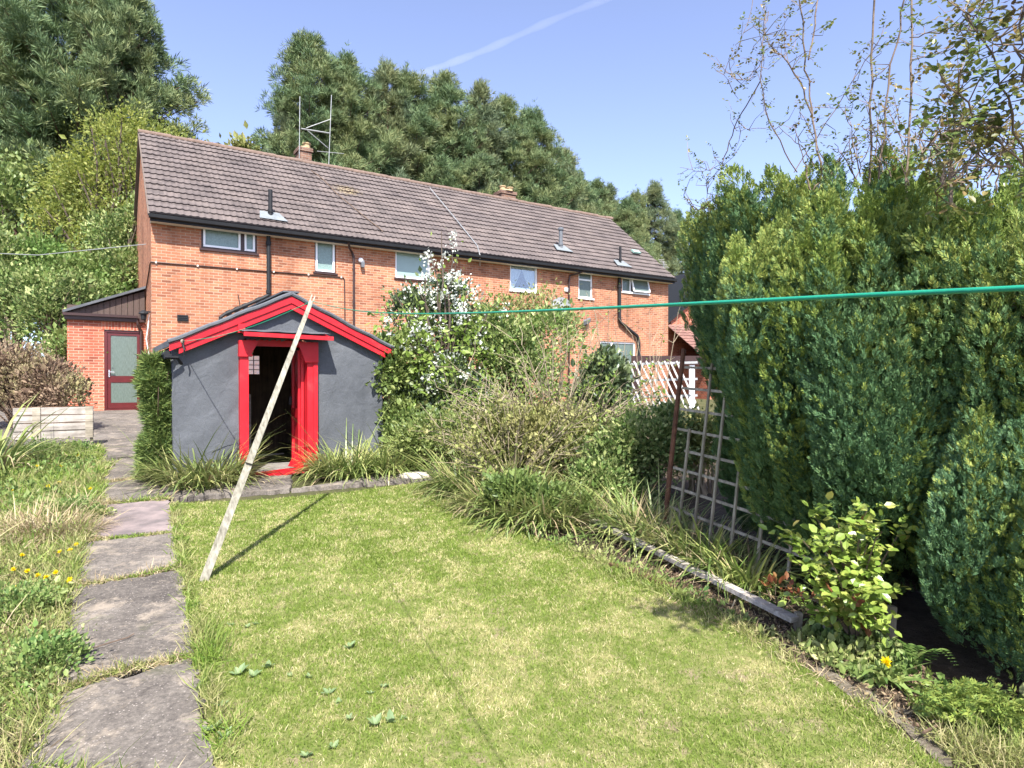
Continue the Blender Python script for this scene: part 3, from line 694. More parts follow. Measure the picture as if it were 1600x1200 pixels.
# thin conduit running round the corner
c1 = fac(237, 410); c2 = fac(538, 434); c3 = fac(539, 500)
b = MB(); b.tube([(-.025,2.3,c1[1]-.75),(-.025,.9,c1[1]-.33),(-.025,.02,c1[1]-.03),(-.02,-.025,c1[1]),(c2[0]-.05,-.025,c2[1]),(c2[0],-.025,c2[1]-.06),(c3[0],-.025,c3[1]-.6)], .017, 6); b.build('conduit', M['dark'], house)
for t in np.linspace(.02, .98, 6): MB().box((c1[0]+(c2[0]-c1[0])*t-.02,-.05,c1[1]+(c2[1]-c1[1])*t-.022),(c1[0]+(c2[0]-c1[0])*t+.02,-.003,c1[1]+(c2[1]-c1[1])*t+.022)).build('conduit_clip', M['cream'], house)
# vents and air bricks
for (p, q, mt) in (((277,492),(294,502),M['black']), ((274,338),(294,343),M['stack'])):
    a, za = fac(*p); c, zc = fac(*q); b = MB(); b.box((a,-.045,zc),(c,.01,za))
    if mt is M['black']:
        for k in range(3): b.box((a+.02,-.06,zc+.03+k*.045),(c-.02,-.046,zc+.055+k*.045))
    b.build('wall_vent', mt, house)
# wall lamps
lx, lz = fac(563, 407); b = MB(); b.tube([(lx,-.0,lz),(lx,-.06,lz)], .07, 10); b.tube([(lx+.0,-.04,lz),(lx+.03,-.14,lz-.06)], .06, 8)
lp = b.build('wall_lamp', M['white'], house); b = MB(); b.box((lx-.01,-.15,lz-.22),(lx+.09,-.05,lz-.07)); b.build('lamp_sensor', M['grey'], lp)
lx, lz = fac(913, 505); b = MB(); b.tube([(lx,-.0,lz-.1),(lx,-.16,lz+.0)], .05, 8); b.prism([(lx-.16,-.16,lz-.1),(lx+.16,-.16,lz+.02),(lx+.16,-.2,lz+.16),(lx-.16,-.2,lz+.04)], (0,.09,.05)); b.build('wall_lamp', M['grey'], house)
b = MB(); a, za = fac(884, 453); b.box((a-.08,-.06,za-.06),(a+.06,.0,za+.07)); b.build('junction_box', M['white'], house)
# corner lantern beside the lean-to
b = MB(); lz = fac(232, 486)[1]; b.box((-.16,.25,lz-.02),(0,.29,lz+.02)); b.lathe([(.03,lz+.04),(.11,lz-.03),(.12,lz-.05),(.075,lz-.07),(.06,lz-.2),(.02,lz-.22)], (-.16,.27,0), 8); b.build('wall_lantern', M['black'], house)
b = MB(); b.tube([(-.03,.3,lz-.05),(-.06,.32,lz-.4),(-.1,.3,lz-.7),(-.04,.32,lz-1.1),(-.03,.32,lz-2.6)], .012, 5); b.build('loose_cable', M['white'], house)
# cables lying on the tiles
def on_roof(px, py):
    best = None
    for d in np.linspace(-.3, D/2, 200):
        t, z = fac(px, py, d); e = abs(z - (EZ + d*s + .22))
        if best is None or e < best[0]: best = (e, (t, d, EZ + d*s + .235))
    return np.array(best[1])
p0, p1 = on_roof(672, 295), on_roof(746, 385); e0, e1 = fac(749, 390, -.42), fac(750, 412, -.06)
b = MB(); m_ = (p0*.5+p1*.5)+(.02,0,.0); b.tube([p0, m_, p1, (e0[0],-.46,GZ-.02), (e1[0],-.06,GZ-.3), (e1[0],-.03,e1[1])], .018, 5); b.build('roof_cable', M['steel'], roof)
p0, p1 = on_roof(487, 268), on_roof(598, 364); b = MB(); b.tube([p0+(p1-p0)*t+(0.05*math.sin(9*t),0,.02*math.sin(14*t)) for t in np.linspace(0,1,14)], .016, 5); b.build('roof_cable', M['twigd'], roof)
p0 = on_roof(993, 395); b = MB(); up = np.array([0,.76,.61])
b.prism([p0+(-.2,0,0)-up*.12, p0+(.2,0,0)-up*.12, p0+(.2,0,0)+up*.12, p0+(-.2,0,0)+up*.12], np.array([0,-.6,.76])*.07); b.build('roof_vent_tile', simple('green_tile', (.28,.42,.36), .6), roof)

# aerials and dish hang on the house but stay things of their own
H2W = Matrix.Translation((HX, HY, ZH)) @ Matrix.Rotation(TH, 4, 'Z')
def hloc(x, y, z): return H2W @ Vector((x, y, z))
ax, _ = fac(468, 245, D/2); ay = D/2
aer = thing('aerial', 'old thin tall rooftop aerial of two upright rods joined by struts above the left chimney', 'aerial', hloc(ax, ay, RZ), TH)
b = MB(); zt = fac(471, 152, ay)[1] - RZ; b.tube([(0,0,-.1),(.03,0,zt)], .012, 6); b.build('rod', M['steel'], aer)
x2 = fac(516, 260, ay)[0] - ax; zt2 = fac(521, 150, ay)[1] - RZ; b = MB(); b.tube([(x2-.05,0,-.1),(x2+.06,0,zt2)], .012, 6); b.build('rod', M['steel'], aer)
b = MB(); zs = lambda px, py: (fac(px, py, ay)[0] - ax, 0, fac(px, py, ay)[1] - RZ)
for p, q, r_ in (((471,202),(515,209),.026),((479,201),(518,187),.015),((479,203),(513,232),.015),((496,237),(538,241),.012)): b.tube([zs(*p), zs(*q)], r_, 5)
b.build('strut', M['steel'], aer)
dx, dz_ = fac(874, 480, -.25)
dish = thing('satellite_dish', 'grey round satellite dish on the brick wall above the bushes', 'satellite dish', hloc(dx, -.02, dz_), TH)
b = MB(); prof = [(r_, .22 * r_ * r_) for r_ in np.linspace(0.001, .36, 8)]; prof += [(.36, .22*.36*.36 + .012)] + [(r_, .22 * r_ * r_ + .012) for r_ in np.linspace(.34, .001, 7)]
b.lathe(prof, (0,0,0), 24); o = b.build('reflector', M['grey'], dish, smooth=True); o.location = (0, -.30, .02); o.rotation_euler = (math.radians(68), 0, math.radians(-38))
b = MB(); b.tube([(0,0,-.15),(0,-.2,-.15),(0,-.26,-.05)], .022, 6); b.tube([(0,-.28,-.15),(-.25,-.62,-.1)], .012, 5); b.tube([(-.25,-.62,-.12),(-.25,-.58,-.0)], .03, 6); b.build('bracket', M['grey'], dish)
axr = hloc(*(L - .1, 1.9, 6.0))
aer2 = thing('aerial', 'small pale aerial with short cross bars at the right end of the house', 'aerial', hloc(L + .06, .35, 5.45), TH)
b = MB(); b.tube([(-.06,0,-.55),(.04,0,-.5),(.04,0,.42)], .02, 6); b.build('mast', M['steel'], aer2)
b = MB(); b.tube([(-.22,-.1,.46),(.36,.15,.22)], .012, 5)
for k in range(6): t = k/5; c = np.array([-.22,-.1,.46])*(1-t)+np.array([.36,.15,.22])*t; b.tube([c+(-.02,-.17,-.03), c+(.02,.17,.03)], .010, 4)
b.build('boom', M['whitewash'], aer2)

# ------------------------------------------------------------------ brick lean-to at the gable
E0 = 2.0
lean = thing('lean_to', 'small red brick lean-to with dark glazed door against the left gable', 'lean-to', hloc(0, E0, 0), TH)
lw, lz = fac(105, 499, E0); dxa, dza = fac(163, 515, E0); dxb, dzb = fac(224, 643, E0)
b = MB(); holed(b, lw, -.003, -.2, lz, [(dxa, dxb, dzb, dza)], 0, .2)
b.add([(lw,0,-.2),(lw,0,lz),(lw,3,lz),(lw,3,-.2)], [(3,2,1,0)][::-1]); b.add([(lw,3,-.2),(lw,3,lz),(0,3,lz),(0,3,-.2)], [(0,1,2,3)])
b.build('wall', M['brick_new'], lean, uv='box')
b = MB(); b.box((dxa-.08,-.006,dza),(dxb-.02,.03,dza+.22)); b.build('lintel', M['brick_new'], lean, uv='swap')
ra, rza = fac(98, 487, E0 - .15); rb_, rzb = fac(227, 452, E0 - .15)
b = MB()   # upright boards of the gable end
nb = 13
for k in range(nb):
    xa = lw + (-.02 - lw) * k / nb; xb = lw + (-.02 - lw) * (k + 1) / nb - .012
    za = rza + (rzb - rza) * (xa - ra) / (rb_ - ra) - .04; zb = rza + (rzb - rza) * (xb - ra) / (rb_ - ra) - .04
    b.prism([(xa,-.03,lz+.1),(xb,-.03,lz+.1),(xb,-.03,zb),(xa,-.03,za)], (0,.04,0))
b.box((lw,.011,lz),(-.02,.03,lz+.4)); b.build('cladding', M['umber'], lean)
b = MB(); b.prism([(ra,-.18,rza-.02),(-.01,-.18,rzb+.02),(-.01,-.18,rzb+.09),(ra,-.18,rza+.05)], (0,3.4,0)); b.build('roof', M['felt'], lean)
b = MB(); b.box((lw-.06,-.12,lz-.0),(-.05,-.02,lz+.10)); b.build('fascia', M['dark'], lean)
b = MB(); b.box((ra,-.2,lz+.1),(-.2,-.09,lz+.17)); b.tube([(-.22,-.12,lz+.1),(-.2,-.12,lz-.08),(-.12,-.07,lz-.25),(-.12,-.07,.1)], .04, 8); b.build('gutter', M['dark'], lean)
b = MB(); fx = .07
for a in ((dxa,dzb,dxb,dzb+.1),(dxa,dza-fx,dxb,dza),(dxa,dzb+.1,dxa+fx,dza-fx),(dxb-fx,dzb+.1,dxb,dza-fx)): b.box((a[0]+.003,.03,a[1]+.003),(a[2]-.003,.12,a[3]-.003))
b.box((dxa-.03,-.06,dzb-.01),(dxb+.02,.12,dzb+.05)); b.build('door_frame', M['mahogany'], lean)
da, dbb, d0, d1 = dxa + fx + .006, dxb - fx - .006, dzb + .105, dza - fx - .006; mid = d0 + (d1 - d0) * .385
b = MB(); q = .075
for a in ((da,d0,dbb,d0+.15),(da,d1-q,dbb,d1),(da,d0+.15,da+q,d1-q),(dbb-q,d0+.15,dbb,d1-q),(da+q,mid-.09,dbb-q,mid+.09)): b.box((a[0],.055,a[1]),(a[2],.1,a[3]))
door = b.build('door', M['mahogany'], lean)
for z0, z1 in ((d0+.15,mid-.09),(mid+.09,d1-q)): b = MB(); b.box((da+q+.001,.07,z0+.001),(dbb-q-.001,.08,z1-.001)); b.build('pane', M['net'], door)
b = MB(); b.box((da+.02,.03,mid+.06),(da+.055,.054,mid+.26)); b.tube([(da+.04,.01,mid+.2),(da+.16,.01,mid+.19)], .013, 6); b.tube([(da+.04,.05,mid+.2),(da+.04,.005,mid+.2)], .014, 6); b.build('handle', M['chrome'], door)
b = MB(); b.box((dxa-.15,-.45,-.06),(-.05,-.01,dzb-.02)); tag(b.build('door_step', M['concrete'], None, loc=hloc(0,E0,0)), 'low worn concrete step below the lean-to door', 'step').rotation_euler = (0,0,TH)
tag(MB().tube([A(-60,394,19.0), A(-10,396,18.4), A(60,399,17.9), hloc(-.02,1.5,4.6)], .012, 5).build('telephone_wire', M['steel']), 'thin pale overhead wire crossing in front of the tall shrubs at left', 'wire')

# ------------------------------------------------------------------ neighbour beyond the right end
nb_ = thing('brick_house', 'distant orange brick house with lower red tiled roof glimpsed between the long house and conifer', 'house', (10.2, 33.5, ZH), math.radians(20))
b = MB(); b.add([(-2.2,0,-.5),(6,0,-.5),(6,0,4.6),(1.9,0,7.0),(-2.2,0,3.9)], [(0,1,2,3,4)]); b.add([(-2.2,0,-.5),(-2.2,0,3.9),(-2.2,8,3.9),(-2.2,8,-.5)], [(0,1,2,3)]); b.build('wall', M['brick_new'], nb_, uv='box')
b = MB(); b.prism([(-2.6,-.2,3.65),(1.9,-.2,7.15),(6.3,-.2,4.55),(6.3,-.2,4.7),(1.9,-.2,7.3),(-2.6,-.2,3.8)], (0,8.4,0)); b.build('roof', M['black'], nb_)
build_roof('lower_roof', M['tile2'], nb_, [roof_sheet(-2.6, 5, -3.2, 1.9, -.05, 3.7, 11, .3, .03)])
b = MB(); b.box((-2.6,-3.25,1.72),(5,-3.1,1.9)); b.build('gutter', M['black'], nb_); b = MB(); b.box((-2.2,-3.0,-.5),(5,-.02,1.75)); b.build('porch_wall', M['brick_new'], nb_, uv='box')
# ------------------------------------------------------------------ the shed
SL_, SR_, SD = -1.335, 1.275, 2.25
shed = thing('shed', 'dark felt covered garden shed with bright red trim and an open door', 'shed', (SX, SY, ZS), TH)
EVZ, APZ = 1.615, 2.225
def roofz(t): return APZ - abs(t) * (APZ - EVZ) / 1.3
DL, DR = shd(373, 600)[0], shd(493, 600)[0]          # outer edges of the door posts
PL, PR = DL + .10, DR - .13                          # opening
HD = 1.70
b = MB()   # felted front: a fine creased sheet round the opening
nx, nz = 88, 76; xs = np.linspace(SL_, SR_, nx); rows = np.linspace(0, 1, nz)
X, Tt = np.meshgrid(xs, rows); top = roofz(X); Z = -.05 + Tt * (top + .05)
XZ = np.stack([X.ravel(), Z.ravel()], -1); W = (vnoise(XZ, 2.1, 4) - .5) * .034
for cr in range(26):   # soft creases at odd angles
    c0 = np.array([rng.uniform(SL_, SR_), rng.uniform(.1, 1.7)]); an_ = rng.normal() * .9 + .6; dd = np.array([math.cos(an_), math.sin(an_)]); rel = XZ - c0; al = rel @ dd; ac = rel @ np.array([-dd[1], dd[0]]) + .08*al*al
    W += rng.uniform(-.009, .010) * np.exp(-(ac/rng.uniform(.03,.07))**2 - (al/rng.uniform(.15,.4))**2)
Y = W.reshape(X.shape)
V = np.stack([X, Y, Z], -1).reshape(-1, 3); Fs = []
for j in range(nz - 1):
    for i in range(nx - 1):
        cx, cz = (xs[i] + xs[i+1]) / 2, Z[j, i] * .5 + Z[j+1, i+1] * .5
        if PL - .05 < cx < PR + .05 and cz < HD + .02: continue
        Fs.append((j*nx+i, j*nx+i+1, (j+1)*nx+i+1, (j+1)*nx+i))
b.add(V, np.array(Fs)); 
b.box((SL_, .03, -.05), (SL_ + .03, SD, EVZ)); b.box((SR_ - .03, .03, -.05), (SR_, SD, EVZ))
b.build('wall', M['felt'], shed, smooth=True)
b = MB(); x0, x1, z0, z1 = -.62, .10, 1.30, 1.60        # back wall with its little window
xs_ = [SL_+.03, x0, x1, SR_-.03]; zs_ = [-.05, z0, z1, EVZ]
for i in range(3):
    for j in range(3):
        if i == 1 and j == 1: continue
        b.box((xs_[i], SD-.04, zs_[j]), (xs_[i+1], SD-.02, zs_[j+1]))
b.prism([(SL_, SD-.02, EVZ), (SR_, SD-.02, EVZ), (0, SD-.02, APZ)], (0, .02, 0))
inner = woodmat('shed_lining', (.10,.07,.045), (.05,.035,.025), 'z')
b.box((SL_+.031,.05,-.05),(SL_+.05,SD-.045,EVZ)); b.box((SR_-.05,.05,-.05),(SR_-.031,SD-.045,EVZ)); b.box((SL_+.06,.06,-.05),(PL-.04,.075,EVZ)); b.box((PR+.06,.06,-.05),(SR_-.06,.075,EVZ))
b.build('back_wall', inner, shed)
b = MB()
for x in np.linspace(x0, x1, 9): b.box((x-.006, SD-.035, z0), (x+.006, SD-.025, z1))
for z in np.linspace(z0, z1, 5): b.box((x0, SD-.033, z-.006), (x1, SD-.027, z+.006))
win = b.build('window', M['grey'], shed)
mpan, nt = nmat('frosted_pane'); n = N(nt); tb = n('ShaderNodeBsdfTranslucent'); tb.inputs[0].default_value = (.9,.92,.9,1); tt = n('ShaderNodeBsdfTransparent'); mx = n('ShaderNodeMixShader'); mx.inputs[0].default_value = .45; o = n('ShaderNodeOutputMaterial'); n.link(tb.outputs[0], mx.inputs[1]); n.link(tt.outputs[0], mx.inputs[2]); n.link(mx.outputs[0], o.inputs[0])
b = MB(); b.box((x0, SD-.022, z0), (x1, SD-.018, z1)); b.build('pane', mpan, win)
b = MB(); b.box((SL_+.05,.08,-.04),(SR_-.05,SD-.05,.03)); b.build('floor', simple('dusty_floor', (.27,.25,.225), .9, .5, scale=5, bscale=30), shed)
b = MB()
for k in range(2):   # roof slabs and the felt lapped over the verge
    e = (-1.385, 1.375)[k]; ez = roofz(e)
    P = [(e,-.10,ez+.03),(0,-.10,APZ+.03),(0,-.10,APZ+.115),(e,-.10,ez+.105)]
    b.prism(P if k == 0 else P[::-1], (0, SD+.2, 0))
b.bar((0,-.12,APZ+.115),(0,SD+.12,APZ+.115),.2,.02); rf = b.build('roof', M['felt'], shed)
b = MB()   # felt edge, slightly wavy
for e in (-1.40, 1.39):
    pts = [(e*t, -.125, roofz(e*t) + .085 + .006*math.sin(19*t) + rng.normal()*.003) for t in np.linspace(0, 1, 14)]
    b.tube(pts, .027, 7)
b.build('felt_edge', M['felt'], rf)
for e in (-1.385, 1.375):
    sg = np.sign(e); b = MB(); ez = roofz(e)
    b.prism([(0,-.125,APZ+.055),(e,-.125,ez+.055),(e,-.125,ez-.030),(0,-.125,APZ-.030)][::1 if sg < 0 else -1], (0,.03,0)); b.build('barge_board', M['red'], shed)
    e2 = e - sg*.10; b = MB(); b.prism([(0,-.108,APZ-.034),(e2,-.108,roofz(e2)-.034),(e2,-.108,roofz(e2)-.105),(0,-.108,APZ-.105)][::1 if sg < 0 else -1], (0,.03,0)); b.build('barge_trim', M['red'], shed)
b = MB(); b.tube([(-1.40,-.10,1.51),(-1.41,SD,1.45)], .045, 8); b.tube([(-1.44,-.16,1.47),(-1.3,-.1,1.47),(-1.25,-.03,1.40)], .02, 5); b.build('gutter', M['black'], shed)
b = MB(); b.box((DL,-.09,-.12),(PL,.06,1.52)); b.build('door_post', M['red'], shed)
b = MB(); b.box((PR,-.085,-.05),(DR,.06,HD-.05)); b.box((DR-.055,-.10,-.05),(DR+.002,-.0855,HD-.05)); b.build('door_post', M['red'], shed)
b = MB(); b.box((PL+.002,.02,HD-.06),(PR-.002,.06,HD+.02)); b.build('door_head', M['red'], shed)
b = MB(); b.prism([(DL-.01,-.1,1.53),(DL+.13,-.1,1.53),(DL+.22,-.1,HD),(DL-.01,-.1,HD)], (0,.09,0)); b.box((DL-.015,-.12,1.5),(DL+.14,-.02,1.53)); b.build('bracket', M['red'], shed)
b = MB(); b.prism([(DR-.17,-.13,HD-.26),(DR-.0,-.13,HD-.26),(DR-.0,-.13,HD),(DR-.26,-.13,HD)], (0,.04,0)); b.build('bracket', M['red'], shed)
CZ = HD + .02
CL, CR = DL - .0, .475
b = MB(); b.prism([(CL,-.335,CZ+.02),(CR,-.345,CZ-.0),(CR,-.345,CZ+.05),(CL,-.335,CZ+.07)], (0,.03,0)); b.prism([(CL,-.30,CZ+.045),(CR,-.31,CZ+.025),(CR,-.01,CZ+.085),(CL,-.01,CZ+.105)], (0,0,.012)); b.box((CL-.03,-.14,CZ+.07),(CL+.05,-.05,CZ+.18)); can = b.build('canopy', M['red'], shed)
b = MB(); P = []
xs2 = np.linspace(CL - .02, CR - .03, 14)
b.add([(x,-.335 + .01*math.sin(x*9),CZ+.08+.004*math.sin(x*21)) for x in xs2] + [(x,-.02,CZ+.125) for x in xs2] + [(x,-.02,CZ+.21+.008*math.sin(x*17)) for x in xs2], [(i,i+1,i+15,i+14) for i in range(13)] + [(14+i,15+i,29+i,28+i) for i in range(13)]); b.build('canopy_felt', M['felt'], can)
b = MB(); b.prism([(PL-.12,-.16,-.03),(PR+.03,-.16,.015),(PR+.03,-.16,.075),(PL-.12,-.16,.025)], (0,.2,0)); b.build('threshold', M['red'], shed)
dr = MB(); dr.box((0,0,.04),(.035,.72,1.62)); d_ = dr.build('door', M['red'], shed); d_.location = (PR-.04,.07,0); d_.rotation_euler = (0,0,math.radians(-6.5))
b = MB(); b.box((-.03,.06,.06),(-.001,.14,1.6)); b.box((-.03,.6,.06),(-.001,.7,1.6)); b.box((-.028,.14,.7),(-.001,.6,.82)); b.build('ledge', M['red'], d_)
b = MB(); b.box((-.07,.62,.86),(-.031,.67,.98)); b.build('handle', M['black'], d_)
S2W = Matrix.Translation((SX, SY, ZS)) @ Matrix.Rotation(TH, 4, 'Z')
def sloc(x, y, z): return S2W @ Vector((x, y, z))
def stand(name, mb, mat, x, y, z, label, cat, rot=(0,0,0), **k):
    o = mb.build(name, mat); o.location = sloc(x, y, z); o.rotation_euler = (rot[0], rot[1], rot[2] + TH); return tag(o, label, cat, **k)
stand('timber_offcut', MB().prism([(-.1,0,0),(.1,0,0),(.13,0,.14),(-.03,0,.2)], (0,.03,.0)), M['red'], PR-.13,-.02,.075, 'short red painted board leaning at the foot of the shed door', 'board', (-.15,.25,.2))
stand('timber_plank', MB().box((-.035,-.015,0),(.035,.015,1.0)), M['pale'], -.25,1.3,.03, 'pale plank leaning inside the dark shed', 'plank', (-.25,.05,0))
stand('timber_plank', MB().box((-.35,-.03,0),(.35,.03,.05)), M['pale'], -.0,1.7,.03, 'short board lying on the shed floor at the back', 'plank', (0,0,.1))
stand('light_bulb', MB().lathe([(.012,.14),(.014,.09),(.03,.05),(.035,.02),(.02,-.01),(.002,-.018)], n=12), M['cream'], PL+.12,.4,1.56, 'white light bulb hanging inside the shed doorway', 'light bulb')
for x, lab in ((PR+.0,'half brick propping the right end of the red shed threshold'),(PL+.05,'half brick under the left end of the red shed threshold')):
    stand('half_brick', MB().box((-.11,-.05,-.0),(.11,.06,.085)).box((-.1,-.052,.02),(.1,-.0505,.06)), M['stack'], x,-.14,-.055 if x < 0 else -.075, lab, 'brick')

# clothes prop and line
base, topp = G(316, 912), A(488, 468, 5.6)
prop = thing('clothes_prop', 'long weathered wooden clothes prop leaning in front of the shed', 'clothes prop', base)
d = topp - base; Lp = np.linalg.norm(d); d = d / Lp
up_ = np.array([.35,-.9,.2])
b = MB(); b.bar((0,0,0), d*Lp*.50, .058, .024, up_, w2=.05, h2=.022); b.build('lower_pole', M['prop'], prop)
sdv = np.cross(d, up_); sdv /= np.linalg.norm(sdv); o2 = -np.cross(sdv, d)*.024
b = MB(); b.bar(d*Lp*.36 + o2*-1, d*Lp*.985 + o2*-1, .05, .025, up_, w2=.034, h2=.022); b.bar(d*Lp*.97+o2*-1-sdv*.012, d*Lp*1.01+o2*-1-sdv*.014, .01,.02, up_); b.bar(d*Lp*.97+o2*-1+sdv*.012, d*Lp*1.01+o2*-1+sdv*.014, .01,.02, up_); b.build('upper_pole', M['prop'], prop)
for t in (.235, .37, .49): MB().tube([d*Lp*t - sdv*.033 + o2*.6, d*Lp*t + sdv*.033 + o2*.6], .003, 4).build('tie_wire', M['black'], prop)
hk = np.array(sloc(-1.25,-.14,1.66)); T = topp + (0,0,-.015)
E = A(1600, 449, .55); dirn = (E - T); span = []
for t in np.linspace(0, 1.35, 40):
    p = T + dirn * t; sag = .06 * math.sin(PI * min(1, t)) if t < 1 else 0; span.append(p - (0, 0, sag))
back = [hk * (1 - t) + T * t - np.array([0, 0, .07 * math.sin(PI * t)]) for t in np.linspace(0, .99, 14)]
b = MB(); b.tube(np.array(back + span), [.0042]*len(back) + [.0027]*len(span), 8)
tag(b.build('washing_line', M['line'], smooth=True), 'green plastic washing line strung from the shed over the wooden prop to the right', 'washing line')
hook = thing('line_pulley', 'small pulley and hook holding the washing line under the left shed eave', 'pulley', hk)
b = MB(); b.tube([(-.02,.02,.03),(-.0,0,.0),(.015,-.0,-.03)], .012, 6); b.tube([(0,0,-.02),(.03,-.02,-.1),(.02,-.01,-.16)], .009, 6); b.build('hook', M['black'], hook)
b = MB(); b.tube([(-.012,0,0),(.012,0,0)], .026, 10); b.build('wheel', M['stack'], hook)

# raised planter on the left
PX, PY = G(80, 705)[:2]; pz = float(gz(PX, PY))
pl = thing('wooden_planter', 'raised weathered plank planter on legs beside the path below the brown bush', 'planter', (PX, PY, pz), TH)
x0, zt = plane(20, 637, PX, PY, pz); x1_, zb = plane(146, 683, PX, PY, pz); w_ = x1_ - x0
for i in range(4):
    b = MB(); za = zb + (zt - zb) * i / 4; b.box((x0, -.012, za + .007), (x0 + w_, .012, za + (zt - zb) / 4 - .007)); b.build('board', M['pale'], pl)
for xx in (x0 + w_*.28, x0 + w_ - .06):
    for za, zc in ((zb, (zb+zt)/2 - .003), ((zb+zt)/2 + .003, zt)):
        b = MB(); b.box((xx - .05, -.032, za), (xx + .05, -.0125, zc)); b.build('batten', M['log'], pl)
for xx in (x0 + .03, x0 + w_ - .05):
    for yy in (.0125, .24): b = MB(); b.box((xx, yy, -.02), (xx + .045, yy + .045, zt - .02)); b.build('leg', M['logz'], pl)
b = MB(); b.box((x0, .29, zb), (x0 + w_, .31, zt)); b.box((x0 - .001, .013, zb), (x0 + .02, .289, zt)); b.box((x0 + w_ - .02, .013, zb), (x0 + w_ + .001, .289, zt)); b.box((x0 + .021, .014, zb), (x0 + w_ - .021, .288, zb + .025)); b.build('trough', M['stump'], pl)

# trellis on the right with its rusty post
pa, pb = G(1041, 842), None
tr = thing('trellis', 'leaning grey wooden lattice trellis between the bed and the conifer', 'trellis', pa)
dt = np.array([.62, -1.5, -.075]); dt /= np.linalg.norm(dt)               # along the trellis towards the camera
upv = np.array([.125, .06, 1.0]); upv /= np.linalg.norm(upv)
nrm_ = np.cross(dt, upv)
LT = 1.85
for i, h in enumerate((.04, .27, .44, .60, .76, .93, 1.10, 1.28, 1.46)):
    b = MB(); st = .0 if i in (1,2,3,5,6,7,8) else .12; en = LT if i < 2 else (1.0, .8, .85, .6, .5, .45, .4)[i-2] + .55
    b.bar(dt*st + upv*h + nrm_*.0, dt*en + upv*(h + .0) , .014, .021, upv); b.build('rail', M['log'], tr)
for i, a in enumerate((.17, .36, .55, .78, 1.05, 1.32, 1.6)):
    b = MB(); z0 = -.05; z1 = (.95, 1.5, 1.3, 1.0, .7, .5, .45)[i]; b.bar(dt*a + upv*z0 + nrm_*.017, dt*a + upv*z1 + nrm_*.017, .014, .021, dt); b.build('slat', M['logz'], tr)
ps = tag(MB().tube([(0,0,-.1), upv*.5+(.003,0,0), upv*1.0, upv*1.62+(.004,0,0)], [.024,.022,.021,.02], 8).build('garden_post', M['rust'], loc=pa - dt*.05), 'rusty brown post at the left edge of the trellis', 'post')
def log_(p, q, r, name, label, mat=None):
    p = np.array(p); q = np.array(q); o = MB().bar((0,0,0), q - p, r, r*.5).build(name, mat or M['log'], loc=p); return tag(o, label, 'board')
log_(G(918, 826, .10), G(1243, 990, .075), .06, 'edging_board', 'long thin grey board edging the bed below the trellis', M['pale'])
log_(G(955, 889, .03), G(1052, 926, .03), .06, 'edging_board', 'short dark rotting board lying at the lawn edge', M['stump'])
for px, py, h in ((1246,985,.10),(1292,1000,.14),(1392,1005,.20)):
    lab = {1246:'low timber stake at the end of the grey edging board', 1292:'thick low timber stake under the leafy rose', 1392:'split pale stake in the dark gap under the conifer'}[px]
    p = G(px, py); tag(MB().bar((0,0,-.05),(.01,0,h), .035, .035, (0,1,0)).build('stake', M['logz'], loc=p), lab, 'stake')

# neighbour's bits beyond the bed
wt = thing('lattice_fence', 'white slatted lattice panel leaning behind the bushes', 'fence', A(1030, 640, 11.5))
k = 11.5 / F
for i in range(13):
    b = MB(); x = (-52 + i*9.5) * k; b.bar((x, .02*(i % 2), 0), (x - 34*k, .05+.02*(i % 2), 76*k), .03, .016, (0,1,0)); b.build('slat', M['whitewash'], wt)
for i in range(3): b = MB(); b.bar((-80*k, .09, (18+26*i)*k), (62*k, .09, (22+26*i)*k), .04, .02, (0,1,0)); b.build('rail', M['steel'], wt)
pg = thing('canopy_frame', 'dark brown timber canopy beam on posts below the right house window', 'canopy', A(1050, 640, 13.5))
k = 13.5 / F
b = MB(); b.box((-62*k,0,70*k),(75*k,.12,84*k)); b.build('beam', M['dark'], pg)
b = MB(); b.box((-60*k,.01,-.2),(-52*k,.1,70*k)); b.build('post', M['dark'], pg); b = MB(); b.box((28*k,.02,-.2),(36*k,.1,70*k)); b.build('post', M['white'], pg)
# ================================================================== plants
M['pine'] = leafmat('pine_needles', [(0.070,0.119,0.055), (0.114,0.178,0.079), (0.172,0.233,0.097)], [(0.099,0.139,0.055), (0.183,0.224,0.089), (0.273,0.286,0.120)], .12, .6, .35)
M['pineb'] = leafmat('pine_needles_blue', [(0.075,0.117,0.069), (0.127,0.175,0.095), (0.191,0.228,0.117)], [(0.114,0.151,0.069), (0.189,0.220,0.097), (0.263,0.268,0.122)], .12, .6, .35)
M['spring'] = leafmat('spring_leaves', [(0.181,0.218,0.046), (0.269,0.298,0.064), (0.354,0.354,0.088)], [(0.138,0.183,0.046), (0.216,0.254,0.065), (0.300,0.292,0.087)], .4, .55, .6)
M['bright'] = leafmat('bright_green_leaves', [(.079,.155,.035), (.133,.229,.053), (.208,.304,.080)], [(.111,.174,.047), (.195,.259,.075), (.285,.317,.118)], .35, .5, .7)
M['varieg'] = leafmat('variegated_leaves', [(0.062,0.110,0.033), (0.130,0.187,0.055), (0.383,0.428,0.166)], [(0.085,0.151,0.036), (0.199,0.281,0.072), (0.492,0.514,0.223)], .3, .45, .9)
M['darkleaf'] = leafmat('dark_evergreen_leaves', [(0.037,0.066,0.030), (0.072,0.111,0.047), (0.135,0.171,0.073)], [(0.056,0.088,0.035), (0.112,0.148,0.061), (0.189,0.224,0.102)], .15, .35, 1.6, .5)
M['midleaf'] = leafmat('mid_green_leaves', [(0.075,0.124,0.031), (0.134,0.200,0.052), (0.224,0.289,0.082)], [(0.120,0.164,0.043), (0.197,0.252,0.068), (0.309,0.343,0.120)], .3, .45, 1.8, .4)
